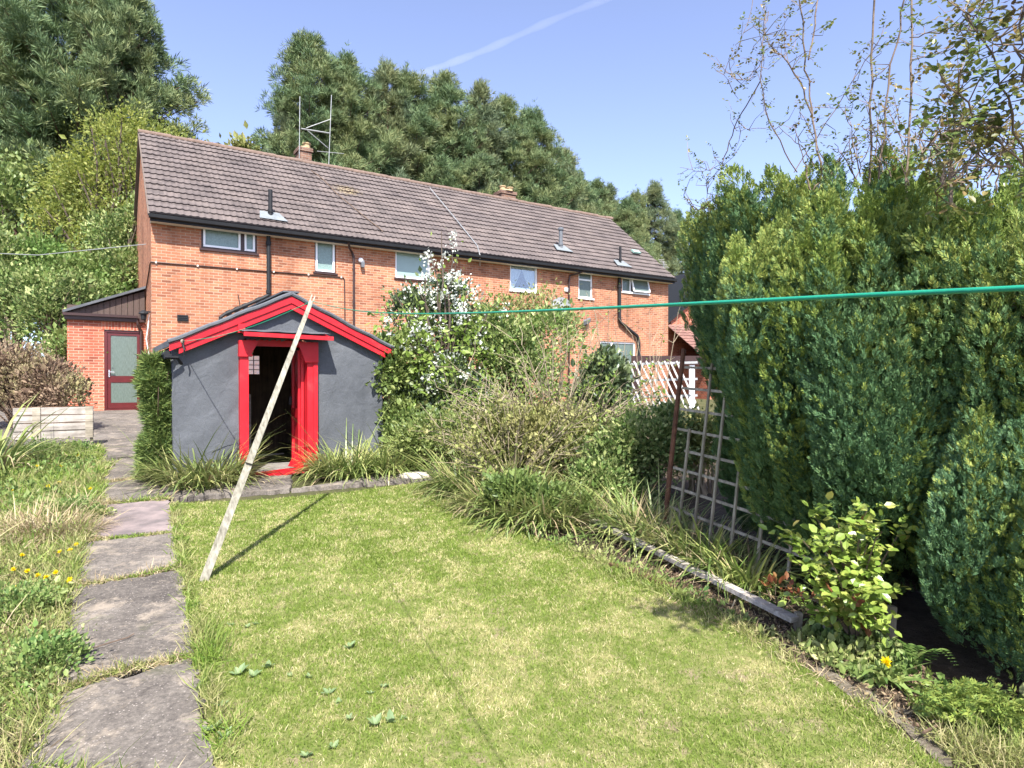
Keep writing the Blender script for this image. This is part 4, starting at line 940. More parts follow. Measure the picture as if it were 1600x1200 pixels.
M['oliveleaf'] = leafmat('olive_leaves', [(0.110,0.137,0.037), (0.202,0.231,0.062), (0.332,0.349,0.115)], [(0.144,0.146,0.050), (0.259,0.249,0.087), (0.401,0.381,0.157)], .3, .5, 2.0)
M['pearleaf'] = leafmat('pale_leaves', [(.12,.19,.03), (.19,.27,.05), (.29,.36,.10)], None, .35, .45)
M['twigg'] = simple('grey_green_twig', (.31,.255,.165), .8, .4, scale=10)
M['petal'] = leafmat('white_petals', [(0.605,0.636,0.528), (0.689,0.705,0.608), (0.739,0.757,0.672)], None, .3, .6)
M['pinkpetal'] = leafmat('pale_pink_petals', [(.62,.42,.40), (.74,.58,.55), (.82,.74,.70)], None, .25, .6)
M['brownhedge'] = leafmat('brown_dry_leaves', [(.125,.077,.053), (.213,.144,.094), (.338,.250,.163)], [(.150,.106,.075), (.250,.200,.100), (.325,.312,.138)], .2, .7, 1.2)
M['strap'] = leafmat('strap_leaves', [(.097,.150,.039), (.190,.248,.064), (.361,.370,.128)], [(.134,.173,.057), (.263,.283,.099), (.434,.395,.192)], .3, .4, 2.5, .4)
M['strapd'] = leafmat('strap_leaves_dark', [(0.093,0.146,0.036), (0.166,0.234,0.058), (0.321,0.368,0.109)], [(0.147,0.190,0.060), (0.273,0.311,0.103), (0.470,0.435,0.181)], .3, .4, 2.5, .4)
M['straw'] = leafmat('dead_straw', [(.26,.19,.10), (.42,.33,.19), (.58,.48,.31)], [(.2,.14,.08), (.36,.28,.16), (.5,.42,.26)], .25, .7, 4)
M['cyp'] = leafmat('cypress_sprays', [(0.055,0.120,0.055), (0.084,0.164,0.069), (0.123,0.204,0.081)], [(0.068,0.144,0.053), (0.107,0.184,0.064), (0.151,0.226,0.076)], .15, .55, .8, .25, .46, .64)
M['cypy'] = leafmat('cypress_young_sprays', [(0.121,0.196,0.044), (0.189,0.261,0.053), (0.269,0.320,0.068)], [(0.134,0.203,0.053), (0.215,0.275,0.065), (0.321,0.340,0.082)], .2, .55, 1.6, .25)
M['cypdark'] = simple('dead_and_shaded_inside', (.032,.036,.018), .95, .7, scale=7, bstr=.9, bscale=25)  # dead inside, coloured dark enough to read as shaded gaps between plumes
M['rosemary'] = leafmat('needle_shrub', [(0.071,0.120,0.035), (0.124,0.184,0.050), (0.227,0.270,0.075)], None, .2, .55)
M['rose'] = leafmat('rose_leaves', [(0.150,0.240,0.040), (0.239,0.331,0.059), (0.356,0.402,0.097)], [(0.199,0.271,0.051), (0.316,0.372,0.076), (0.350,0.204,0.071)], .35, .3, 6, .5, .5, .7)
M['rosetop'] = leafmat('climbing_rose_leaves', [(.067,.113,.027), (.121,.178,.042), (.204,.239,.068)], [(.120,.120,.040), (.203,.191,.055), (.260,.157,.066)], .35, .4, 3, .4)
M['redleaf'] = leafmat('red_young_leaves', [(0.124,0.038,0.021), (0.205,0.075,0.035), (0.248,0.135,0.049)], None, .3, .4)
M['weed'] = leafmat('weed_leaves', [(.070,.140,.035), (.137,.223,.056), (.255,.331,.104)], [(.146,.189,.054), (.265,.308,.092), (.429,.418,.191)], .3, .5, 2.2)
M['weedblade'] = leafmat('weed_grass', [(.09,.17,.022), (.18,.27,.04), (.34,.38,.11)], [(.16,.2,.05), (.30,.30,.11), (.48,.42,.22)], .35, .5, 3)
M['plantain'] = leafmat('grey_green_leaves', [(.10,.16,.07), (.16,.23,.10), (.22,.29,.13)], None, .25, .5)
M['yellow'] = leafmat('dandelion_petals', [(.82,.62,.008), (.90,.74,.012)], None, .25, .5)
M['fern'] = leafmat('fern_leaves', [(.04,.085,.02), (.08,.14,.03), (.14,.2,.05)], None, .3, .5)

def stems_to(b, base, tips, r0, r1, n=5, bend=.25, segs=6, mi=0, jitter=.04):
    """branches from the base to each tip"""
    base = np.array(base, float)
    for t in tips:
        t = np.array(t, float); L_ = np.linalg.norm(t - base); k = np.linspace(0, 1, segs)
        mid = (base + t) / 2 + np.array([0, 0, L_ * bend * .5]) - np.array([(t-base)[0], (t-base)[1], 0]) * bend * .5 + rng.normal(size=3) * L_ * jitter
        P = np.outer((1-k)**2, base) + np.outer(2*k*(1-k), mid) + np.outer(k**2, t); P[1:-1] += rng.normal(size=(segs-2, 3)) * L_ * jitter * .3
        b.tube(P, r0 + (r1 - r0) * k, n, mi, cap=False)
def blob_points(blobs, nclump, per, spread, shell=(.5, 1.0), flat=.8):
    """leaf positions: clumps sitting in the shell of each ellipsoid; returns positions, outward dirs, clump centres"""
    vol = np.array([b_[3] * b_[4] * b_[5] for b_ in blobs]) ** .67; cnt = np.maximum(1, (nclump * vol / vol.sum())).astype(int)
    P, O, C = [], [], []
    for b_, c in zip(blobs, cnt):
        d = rdir(c); d[:, 2] = np.where(d[:, 2] < -.5, -d[:, 2], d[:, 2]); r = rng.uniform(shell[0], shell[1], c) ** .7
        ctr = np.array(b_[:3]) + d * r[:, None] * np.array(b_[3:6]); C.append(ctr)
        m = rng.poisson(per, c) + 2; idx = np.repeat(np.arange(c), m)
        s_ = spread * rng.uniform(.6, 1.3, c)[idx]
        P.append(ctr[idx] + rng.normal(size=(len(idx), 3)) * s_[:, None] * np.array([1, 1, flat])); O.append(d[idx])
    return np.vstack(P), np.vstack(O), np.vstack(C)
def leaves(b, P, O, size, T=LEAF, up=.5, rnd=.9, var=.35, mi=0, wid=1.0):
    d = O * 1.0 + rdir(len(P)) * rnd + np.array([0, 0, up]); R = frames(d)
    s_ = size * np.exp(rng.normal(size=len(P)) * var)
    b.scatter(T, P, R, np.stack([s_ * wid, s_, s_], 1), mi)
def shrub(name, label, cat, base, blobs, leafm, nclump, per, spread, size, T=LEAF, stemm=None, nstem=14, r0=.025, group=None, shell=(.45, 1), up=.4, wid=1.0, extra=None, flat=.8, zmin=.02, rnd=.9):
    base = np.array(base, float); root = thing(name, label, cat, base, 0, group)
    bl = [(x - base[0], y - base[1], z - base[2], a, c, e) for x, y, z, a, c, e in blobs]
    P, O, C = blob_points(bl, nclump, per, spread, shell, flat)
    k = P[:, 2] > zmin; P, O = P[k], O[k]
    b = MB(); leaves(b, P, O, size, T, up, wid=wid, rnd=rnd); b.build('foliage', leafm, root)
    pick = C[rng.choice(len(C), min(nstem, len(C)), replace=False)]
    b = MB()
    for p in pick: stems_to(b, (rng.normal()*.08, rng.normal()*.08, -.05), [p], r0, r0*.25)
    b.build('stems', stemm or M['twigd'], root)
    return root, bl, C

# ------------------------------------------------------------------ pines
def pine_mesh(seed, H=20.0, R=3.7, crown0=.22, nb=100, per=23, mat=None, open_=0):
    r = np.random.default_rng(seed)
    tb = MB(); nb_ = MB()
    k = np.linspace(0, 1, 9); sway = np.cumsum(r.normal(size=(9, 2)) * .16, 0) * k[:, None]
    tr_ = np.stack([sway[:, 0], sway[:, 1], k * H * .97], -1); tb.tube(tr_, .22 * (1 - k) ** .8 + .02, 7)
    P, O = [], []
    for i in range(nb):
        t = crown0 + (1 - crown0) * ((i + r.uniform()) / nb) ** .9
        z = t * H; u = (t - crown0) / (1 - crown0)
        prof = (min(1, .55 + u * 2.2) * (1 - u ** 2.0)) ** .8
        Lb = R * prof * r.uniform(.5, 1.25) + .22; a = i * 2.4 + r.normal() * .5; rise = .05 + .75 * u + r.normal() * .12
        o = np.array([np.interp(z, tr_[:, 2], tr_[:, 0]), np.interp(z, tr_[:, 2], tr_[:, 1]), z - .1])
        d = np.array([math.cos(a), math.sin(a), rise]); d /= np.linalg.norm(d)
        tip = o + d * Lb; mid = o + d * Lb * .5 - np.array([0, 0, .12 * Lb])
        tb.tube([o, mid, tip], [.05 * (1 - u) + .02, .03, .012], 4, cap=False)
        nc = max(1, int(Lb / .75)) + 1
        for c in range(nc):
            f = 1 - .75 * c / nc + r.normal() * .05; side = np.cross(d, [0, 0, 1]); side /= np.linalg.norm(side)
            ctr = o + (tip - o) * f + side * r.normal() * .42 * (1 if c else .3) * min(1, Lb/2) + np.array([0, 0, r.normal() * .12])
            m = int(per * r.uniform(.5, 1.4)); e = r.normal(size=(m, 3)) * np.array([.27, .27, .17])
            if r.uniform() < .3: e[:, 2] = np.abs(r.normal(size=m)) * .42 - .05; e[:, :2] *= .45   # upright candles
            P.append(ctr + e); O.append(np.repeat((d * .8 + np.array([0, 0, .8]))[None], m, 0) + e * 1.6 + r.normal(size=(m, 3)) * .25)
    P = np.vstack(P); O = np.vstack(O)
    Ts = [needle_tuft(15, .076, seed * 3 + q, 1.0) for q in range(3)]; w = r.integers(0, 3, len(P))
    for q in range(3): s_ = r.uniform(.30, .48, (w == q).sum()); nb_.scatter(Ts[q], P[w == q], frames(O[w == q]), s_)
    return tb.mesh('trunk', M['pinebark']), nb_.mesh('foliage', mat or M['pine'])
PV = [pine_mesh(1), pine_mesh(2, R=4.0, nb=110), pine_mesh(3, R=3.2, mat=M['pineb']), pine_mesh(4, R=3.6, crown0=.35, mat=M['pineb']), pine_mesh(5, R=4.2, crown0=.42, nb=95, per=26)]
def pine(v, px, ptop, Y, rz, label, group='tall pines of the wood behind the house', wide=1.0):
    x = (px - 800) / F * Y; g = float(gz(x, Y)) - .2; top = EYE + (HOR - ptop) / F * Y; s_ = (top - g) / 20.0
    root = thing('pine_tree', label, 'pine tree', (x, Y, g), rz, group); root.scale = (s_ * wide, s_ * wide, s_)
    for nm, me in zip(('trunk', 'crown'), PV[v]):
        o = bpy.data.objects.new(nm, me); COL.objects.link(o); o.parent = root
pines = [
 (4, 118,-55, 33, .3, 'huge dark pine at the top left, its top cut by the picture edge', 1.15), (4, 188,-15, 32, 2.1, 'big broad pine standing right above the yellow green tree', .82), (1, 30, 22, 36, 4.0, 'pine with bare trunk at the far left edge of the picture', 1.0),
 (3, -40, 40, 40, 1.0, 'thin crowned pine half cut off by the left picture edge', 1.0), (0, 90, 120, 45, .7, 'lower pine filling the gap behind the huge pine at the top left', 1.0),
 (2, 446,190, 40, .5, 'short feathery pine at the left end of the middle wood', .7), (0, 487, 70, 41, 1.2, 'tallest pine of the middle wood, above the left aerial', 1.0), (1, 546, 96, 43, 2.9, 'bushy pine just right of the left rooftop aerial', 1.0),
 (2, 604,112, 45, 3.9, 'slender pointed pine near the lower end of the vapour trail', 1.0), (1, 648,138, 47, 5.1, 'rounded pine behind the middle of the tiled roof', 1.0), (0, 694,128, 48, .2, 'pointed pine above the middle of the tiled roof', 1.0),
 (2, 742,150, 50, 1.7, 'narrow double topped pine left of the right chimney', 1.0), (0, 793,168, 52, 2.4, 'tall pine straight above the right chimney', 1.0), (1, 846,182, 54, 3.3, 'broad pine just right of the right chimney', 1.0),
 (1, 912,276, 60, 3.6, 'middling pine bridging the step in the tree line above the right flue', .9), (2, 889,244, 58, 4.4, 'stepped pine where the middle wood drops to the right', 1.0), (1, 972,318, 60, 1.4, 'pine filling the notch of the tree line right of the middle wood', 1.0), (2, 945,300, 66, 2.4, 'slim pine in the tree line above the right flue', 1.0),
 (0, 930,290, 63, 5.5, 'small looking pine above the right part of the roof', .9), (1, 985,309, 68, .9, 'rounded pine above the right end of the ridge', .8),
 (3, 1024,302, 72, 2.2, 'airy pine beyond the right end of the roof', .9), (1, 1064,336, 76, 3.0, 'far pine seen over the right gable end', .9), (0, 1104,352, 80, 4.2, 'farthest pine beside the left edge of the conifer', .9),
 (1, 585,178, 56, 1.3, 'dark pine in the second row filling the middle wood', 1.1), (0, 520,190, 55, 4.9, 'dark second row pine behind the left chimney', 1.1), (1, 735,215, 62, 2.6, 'dark second row pine behind the middle roof', 1.1), (0, 838,262, 68, 1.9, 'dark second row pine behind the right chimney', 1.1),
 (1, 665,215, 58, .4, 'shaded second row pine low behind the middle of the ridge', 1.1), (1, 955,350, 80, 3.7, 'shaded far pine low above the right roof', 1.0), (2, 905,318, 74, 5.0, 'shaded narrow pine low above the right roof', 1.1), (0, 1150,372, 84, 2.0, 'far pine mostly hidden behind the conifer', 1.0)]
for v, px, pt, Y, rz, lab, wd in pines: pine(v, px, pt, Y, rz, lab, wide=wd)

# leafy trees and tall shrubs on the left
def big_tree(name, label, base, blobs, leafm, nclump, per, spread, size, T=RHOMB, limbs=26, r0=.16, **kw):
    root, bl, C = shrub(name, label, 'tree', base, blobs, leafm, nclump, per, spread, size, T, M['bark'], limbs, r0*.4, **kw)
    b = MB(); h = max(q[2] for q in bl); b.tube([(0,0,-.2),(.1,.05,h*.4),(-.05,.1,h*.8),(0,0,h)], [r0, r0*.8, r0*.5, .03], 8); b.build('trunk', M['bark'], root); return root
def bl_px(px, py, Y, rpx, rpz, depth=None): p = A(px, py, Y); return (*p, rpx*Y/F, (depth or rpx)*Y/F, rpz*Y/F)
big_tree('deciduous_tree', 'yellow green spring tree in fresh leaf behind the left gable', (*A(190,600,25)[:2], .76),
         [bl_px(195,235,25,62,60), bl_px(150,300,25,62,55), bl_px(235,300,25,60,70), bl_px(185,370,25,80,70), bl_px(262,225,26,35,30), bl_px(110,290,25,34,34), bl_px(105,360,24.6,50,50), bl_px(165,400,24.2,60,45), bl_px(225,400,24.6,36,45)], M['spring'], 820, 34, .27, .105, limbs=110, r0=.2, shell=(.3,1.08), rnd=1.2)
big_tree('deciduous_tree', 'low olive tree top peeping over the ridge between the two pine groups', (*A(385,600,46)[:2], .9), [bl_px(385,262,46,32,36), bl_px(345,285,46,25,25)], M['oliveleaf'], 120, 20, .45, .3, limbs=20)
shrub('tall_shrub', 'bright green feathery tree in front of the yellow green tree', 'tree', (*A(120,600,21)[:2], .76), [bl_px(125,462,21,75,55), bl_px(60,425,21,50,50), bl_px(160,440,21.5,50,40), bl_px(30,470,20.5,50,50), bl_px(150,480,20.5,60,40)],
      M['bright'], 460, 46, .21, .10, RHOMB, M['bark'], 34, .05, shell=(.35, 1.05), up=.2)
shrub('tall_shrub', 'dark green shrub with a bare grey stem at the left picture edge', 'shrub', (*A(20,600,19)[:2], .76), [bl_px(25,490,19,45,70), bl_px(-15,420,19.5,40,60)], M['varieg'], 210, 40, .19, .10, RHOMB, M['twig'], 16, .04, shell=(.4, 1.05))
shrub('tall_shrub', 'variegated cream and green shrub left of the lean-to', 'shrub', (*A(85,600,18)[:2], .76), [bl_px(80,505,18,45,55), bl_px(118,470,18.4,38,40), bl_px(55,455,18.5,40,30), bl_px(105,555,17.6,30,40)], M['varieg'], 280, 38, .17, .09, RHOMB, M['twigd'], 22, .04, shell=(.4, 1.05))
shrub('tall_shrub', 'speckled yellowish shrub between the spring tree and the lean-to roof', 'shrub', (*A(190,600,21)[:2], .76), [bl_px(200,430,21.3,40,45), bl_px(178,380,22,45,40), bl_px(215,350,22,24,40)], M['varieg'], 220, 34, .20, .095, RHOMB, M['bark'], 22, .04, shell=(.3, 1.05))
shrub('tall_shrub', 'dark undergrowth below the tall shrubs at the far left', 'shrub', (*A(10,600,26)[:2], .76), [bl_px(20,330,28,60,60), bl_px(70,280,30,50,40), bl_px(-30,450,24,60,120), bl_px(60,480,24,90,110)], M['midleaf'], 330, 26, .32, .2, RHOMB, M['bark'], 20, .06, shell=(.2, 1.0))

# brown bushy hedge, planter side
shrub('brown_bush', 'brown dry looking bush left of the lean-to behind the raised planter', 'bush', (*A(40,640,12.5)[:2], .62), [bl_px(20,605,12.5,60,62), bl_px(75,612,12.3,45,48), bl_px(108,625,12.1,30,35), bl_px(-40,600,12.5,50,60)], M['brownhedge'], 520, 34, .085, .055, RHOMB, M['twigd'], 60, .02, shell=(.35, 1.05), up=.6)

# ------------------------------------------------------------------ plants round the shed
def blades(b, base, n, L, w, spread, lean=1.0, mi=0, lv=.3, T=None, zc=0):
    """arching strap leaves from a crown"""
    base = np.array(base); a = rng.uniform(0, 2*PI, n); r_ = spread * np.sqrt(rng.uniform(0, 1, n))
    P = base + np.stack([np.cos(a)*r_, np.sin(a)*r_, np.full(n, zc)], -1)
    out = a + rng.normal(size=n) * .6; tilt = np.abs(rng.normal(size=n)) * .33 * lean + .12 + r_ / (spread + 1e-6) * .22 * lean
    d = np.stack([np.cos(out)*np.sin(tilt), np.sin(out)*np.sin(tilt), np.cos(tilt)], -1)
    side = np.stack([-np.sin(out), np.cos(out), np.zeros(n)], -1); y = np.cross(d, side)   # local y bends outwards
    y = np.where((y[:, 2:] > 0), -y, y); x = np.cross(y, d)
    R = np.stack([x, y, d], -1); s_ = L * np.exp(rng.normal(size=n) * lv); ww = w * rng.uniform(.7, 1.3, n)
    k = rng.integers(0, len(BL), n)
    for q in range(len(BL)):
        m = k == q
        if m.any(): b.scatter(BL[q], P[m], R[m], np.stack([ww[m], s_[m], s_[m]], 1), mi)
def strap_clump(label, cx, cy, n, L, w, spread, m, lean=1.0, dead=.12, group='strap leaved clumps around the lawn', name='strap_leaved_plant'):
    p = np.array([cx, cy, gz(cx, cy)], float)
    root = thing(name, label, 'plant', p, 0, group); b = MB(); blades(b, (0,0,0), n, L, w, spread, lean); b.build('leaves', m, root)
    if dead: b = MB(); blades(b, (0,0,0), int(n*dead)+3, L*.85, w*.8, spread*1.1, lean*1.7); b.build('dead_leaves', M['straw'], root)
    return root
def gp(px, py): p = G(px, py); return p[0], p[1]
strap_clump('dense grassy clump in front of the left shed wall beside the door', *gp(318,758), 520, .56, .019, .40, M['strap'], 1.1)
strap_clump('grassy clump at the path corner, lowest left of the shed door', *gp(275,752), 260, .42, .017, .24, M['strap'], 1.1)
strap_clump('grassy clump touching the left door post of the shed', *gp(352,752), 260, .42, .017, .22, M['strap'], 1.1)
strap_clump('broad grassy clump right of the shed door', *gp(545,742), 420, .52, .018, .34, M['strapd'], 1.2)
strap_clump('grassy clump at the right corner of the shed', *gp(606,738), 420, .50, .018, .34, M['strapd'], 1.2)
strap_clump('small grassy tuft just right of the red door post', *gp(512,742), 170, .42, .017, .16, M['strapd'], 1.0)
strap_clump('yellowish arching grassy clump right of the pale stone', *gp(705,728), 360, .66, .017, .30, M['strap'], 1.2)
strap_clump('arching clump at the top right corner of the lawn', *gp(735,768), 420, .55, .018, .32, M['strapd'], 1.2)
for i, (px, py, n, L_, sp_, lab) in enumerate([(775,796,380,.46,.28,'wide dark strap leaved clump nearest the top right lawn corner'), (820,815,420,.46,.28,'spiky strap leaved clump at the middle of the lawn edge'), (868,822,380,.42,.22,'strap leaved clump behind the end of the grey edging board'),
        (915,800,340,.42,.24,'low strap leaved clump left of the rusty post'), (985,835,320,.42,.24,'loose grassy clump between the edging board and trellis'), (1030,852,260,.42,.22,'thin grassy clump in front of the rusty post'), (1100,880,260,.40,.22,'shaded grassy clump behind the lattice'),
        (1165,915,220,.36,.2,'sparse grassy clump at the foot of the lattice slats'), (850,770,420,.55,.35,'upright strap leaved clump under the bare twiggy shrub'), (790,750,380,.55,.33,'strap leaved clump under the left of the twiggy shrub'), (930,770,300,.5,.32,'straggly strap leaved clump under the right of the twiggy shrub')]):
    strap_clump(lab, *gp(px, py), n, L_, .018, sp_, M['strapd'] if i % 3 else M['strap'], 1.15, .22)
root = strap_clump('pale arching sword leaves at the left picture edge beside the planter', *gp(-12,735), 120, 1.0, .035, .22, M['strap'], 1.2, .2, None, 'sword_leaved_plant')

# dark needled column against the left shed corner
pb = A(246, 752, 7.75); pb[2] = gz(pb[0], pb[1])
root = thing('needled_shrub', 'narrow dark green needled shrub climbing the left corner of the shed', 'shrub', pb)
b = MB(); TT = [needle_tuft(12, .10, 50 + q, .9) for q in range(3)]
for q in range(3):
    n_ = 800; z = rng.uniform(0, 1, n_) ** .9 * 1.45; r_ = (.22 - .06 * (z/1.45) + .04*np.sin(z*7) + .03*np.sin(z*17+1)) * np.sqrt(rng.uniform(.1, 1, n_)); a = rng.uniform(0, 2*PI, n_)
    P = np.stack([np.cos(a)*r_*.8 + .03*np.sin(z*3), np.sin(a)*r_*.8, z + .03], -1); O = np.stack([np.cos(a), np.sin(a), np.full(n_, .9)], -1) + rng.normal(size=(n_, 3)) * .4
    b.scatter(TT[q], P, frames(O), rng.uniform(.07, .14, n_))
b.build('foliage', M['rosemary'], root); b = MB(); stems_to(b, (0,0,0), [(rng.normal()*.12, rng.normal()*.12, rng.uniform(.8,1.4)) for _ in range(12)], .016, .004); b.build('stems', M['twigd'], root)

# white blossom tree beside the shed
bt = A(690, 700, 10.0); bt[2] = gz(bt[0], bt[1])
root = thing('blossom_tree', 'white flowering tree in front of the house, right of the shed', 'tree', bt)
Yb = 10.0; tips = [(690,362),(672,395),(715,400),(705,378),(735,430),(745,478),(730,455),(700,440),(665,430),(690,500),(615,455),(600,478),(625,500),(590,520),(585,545),(620,560),(650,540),(670,590),(640,610),(610,600),(735,520),(752,545),(760,560),(640,480),(660,520),(700,560),(615,530),(630,640),(720,585),(780,470)]
tips += [(612,520),(600,560),(640,570),(660,600),(690,585),(620,605),(648,625),(675,548),(710,530),(745,600),(770,590),(595,500),(632,490),(655,455)]
tp = [A(px, py, Yb + rng.normal()*.3 - (.75 if py > 470 else 0)) - bt for px, py in tips]
b = MB(); stems_to(b, (0,0,0), tp, .035, .006, 5, .3, 8); b.build('stems', M['bark'], root)
pb_, lf, ob, ol = [], [], [], []
for (px, py), t in zip(tips, tp):
    fl = 4 if py < 470 else rng.integers(1, 4)
    for c in range(fl):
        s_ = t * (1 - rng.uniform(0, .28)) + rng.normal(size=3) * .10
        m = rng.integers(16, 30); pb_.append(s_ + rng.normal(size=(m, 3)) * .048); ob.append(rdir(m))
    m = 14 if py < 470 else 80; c = t * (1 - rng.uniform(0, .35, (m, 1))) + rng.normal(size=(m, 3)) * (.10 if py < 470 else .15); lf.append(c); ol.append(rdir(m))
b = MB(); leaves(b, np.vstack(pb_), np.vstack(ob), .034, LEAF, .3, 1, .2, wid=1.7); b.build('blossom', M['petal'], root)
b = MB(); leaves(b, np.vstack(lf), np.vstack(ol), .065, LEAF, .3); b.build('foliage', M['pearleaf'], root)

def sh(label, Y, blobs, m, nc, per, spread, size, T=RHOMB, stem=None, ns=16, r0=.016, name='shrub', **kw):
    px, py = blobs[0][:2]; x, y = (px - 800)/F*Y, Y; base = (x, y, float(gz(x, y)))
    return shrub(name, label, 'shrub', base, [bl_px(q[0], q[1], Y + (q[4] if len(q) > 4 else 0), q[2], q[3]) for q in blobs], m, nc, per, spread, size, T, stem, ns, r0, **kw)
sh('dark evergreen shrub behind the white blossom', 10.7, [(690,530,48,60),(650,490,35,35),(700,470,35,35),(735,560,40,60)], M['darkleaf'], 300, 34, .11, .06)
sh('dark small leaved bush at the right wall of the shed below the blossom', 9.6, [(640,640,40,55),(690,620,50,60),(735,640,40,50)], M['darkleaf'], 300, 36, .10, .055, LEAF)
sh('glossy green bush right of the shed under the flowers', 9.2, [(610,590,30,60),(625,665,38,40)], M['midleaf'], 200, 30, .09, .06, LEAF)
sh('light speckled shrub behind the twiggy bush', 10.2, [(800,560,60,60),(770,520,40,40),(860,530,50,45),(820,600,60,60)], M['varieg'], 360, 30, .11, .055)
sh('thin yellowish sprigs shrub in front of the white window', 10.8, [(800,500,45,40),(850,490,45,35),(770,520,30,40)], M['oliveleaf'], 130, 20, .13, .045, ns=60, stem=M['twig'], shell=(.2,1.1))
sh('dark glossy bush below the right ground floor window', 8.2, [(945,600,28,42),(935,640,40,45)], M['darkleaf'], 200, 32, .085, .06, LEAF)
sh('silvery green low shrub in front of the blossom', 8.6, [(690,680,60,35),(740,690,50,40),(650,690,40,30)], M['midleaf'], 300, 32, .085, .042)
sh('mid green bramble bush in the middle of the right bed', 7.4, [(840,690,70,50),(900,700,60,45),(790,690,50,45)], M['oliveleaf'], 420, 34, .085, .042)
sh('small leaved shrub left of the rusty post', 6.7, [(1000,695,48,45),(960,725,55,45),(1045,680,26,45),(1030,730,40,45)], M['varieg'], 330, 34, .075, .038, stem=M['twig'], ns=30)
sh('loose light green shrub behind the top of the trellis', 7.0, [(1095,690,35,40),(1075,710,35,40)], M['oliveleaf'], 170, 28, .085, .04, stem=M['twig'], ns=24)
sh('low dark leafy ground plant at the lawn edge under the strap leaves', 6.0, [(850,790,45,28),(900,800,40,28),(800,770,40,25)], M['midleaf'], 260, 26, .06, .038, LEAF)
sh('pale trailing leafy plant right of the twiggy shrub', 6.4, [(935,760,45,40),(985,790,40,35)], M['varieg'], 200, 28, .065, .036)
sh('yellow green leafy seedling at the foot of the rusty post', 5.2, [(1050,855,22,24)], M['spring'], 40, 16, .03, .035, LEAF, ns=8, r0=.006)
# bare twiggy shrub: many pale stems fanning up
bt = np.array([(862-800)/F*7.6, 7.6, float(gz(0, 7.6))]); root = thing('twiggy_shrub', 'nearly bare pale twiggy shrub fanning up in the middle of the right bed', 'shrub', bt)
b = MB(); P, O = [], []
for i in range(80):
    a = rng.uniform(-1.25, 1.25); L_ = rng.uniform(1.0, 1.75); dpt = rng.normal() * .35
    t = np.array([math.sin(a)*L_*.85, dpt, math.cos(a*.8)*L_]); k = np.linspace(0, 1, 8)[:, None]
    Q = t * k + np.array([0, 0, .25*L_]) * (k * (1 - k)) * 2 + np.cumsum(rng.normal(size=(8, 3)) * .02, 0)
    b.tube(Q, np.linspace(.012, .003, 8), 4, cap=False)
    for j in range(6):
        s0 = Q[rng.integers(2, 8)]; d = (t / L_ + rdir(1)[0] * .9); d /= np.linalg.norm(d); q = s0 + d * rng.uniform(.15, .5)
        b.tube([s0, (s0+q)/2 + rng.normal(size=3)*.02, q], [.005, .0035, .002], 3, cap=False)
        m = rng.integers(4, 11); f = rng.uniform(.2, 1, (m, 1)); P.append(s0 + (q - s0) * f + rng.normal(size=(m, 3)) * .012); O.append(rdir(m))
b.build('stems', M['twigg'], root); b = MB(); leaves(b, np.vstack(P), np.vstack(O), .036, RHOMB, .4); b.build('foliage', M['pearleaf'], root)
bt = np.array([(800-800)/F*7.0, 7.0, float(gz(0, 7.0))]); root = thing('twiggy_shrub', 'lower leafy twiggy shrub left of the taller bare one, behind the strap leaves', 'shrub', bt)
b = MB(); P, O = [], []
for i in range(70):
    a = rng.uniform(-1.3, 1.5); L_ = rng.uniform(.55, 1.1); t = np.array([math.sin(a)*L_*.95, rng.normal()*.3, math.cos(a*.75)*L_]); k = np.linspace(0, 1, 7)[:, None]
    Q = t*k + np.array([0,0,.2*L_])*(k*(1-k))*2 + np.cumsum(rng.normal(size=(7,3))*.018, 0); b.tube(Q, np.linspace(.008,.0025,7), 4, cap=False)
    for j in range(6):
        s0 = Q[rng.integers(2,7)]; d = t/L_ + rdir(1)[0]*.9; q = s0 + d/np.linalg.norm(d)*rng.uniform(.12,.35); b.tube([s0, q], [.004,.002], 3, cap=False)
        m = rng.integers(8, 20); P.append(s0 + (q-s0)*rng.uniform(.1,1,(m,1)) + rng.normal(size=(m,3))*.014); O.append(rdir(m))
b.build('stems', M['twigg'], root); b = MB(); leaves(b, np.vstack(P), np.vstack(O), .033, RHOMB, .4); b.build('foliage', M['oliveleaf'], root)
# upright whippy saplings in front of the right end of the house
for px, py, Y, lab in ((1015,640,9.0,'thin whippy stems rising before the white slatted panel'), (945,560,9.4,'thin bare stems in front of the right downpipe')):
    base = A(px, 700, Y); base[2] = gz(base[0], base[1]); root = thing('bare_sapling', lab, 'shrub', base); b = MB(); P = []
    for i in range(9):
        t = np.array([rng.normal()*.3, rng.normal()*.2, rng.uniform(1.4, 2.5)]); Q = t * np.linspace(0, 1, 7)[:, None] + np.cumsum(rng.normal(size=(7,3))*.03, 0); b.tube(Q, np.linspace(.009, .003, 7), 4, cap=False)
        for j in range(5): s0 = Q[rng.integers(2,7)]; q = s0 + (rdir(1)[0]*.7 + (0,0,.6))*.3; b.tube([s0, q], [.004,.002], 3, cap=False); P += [q, (s0+q)/2]
    b.build('stems', M['twig'], root); P = np.array(P); b = MB(); leaves(b, P, rdir(len(P)), .035, RHOMB, .4); b.build('foliage', M['pearleaf'], root)
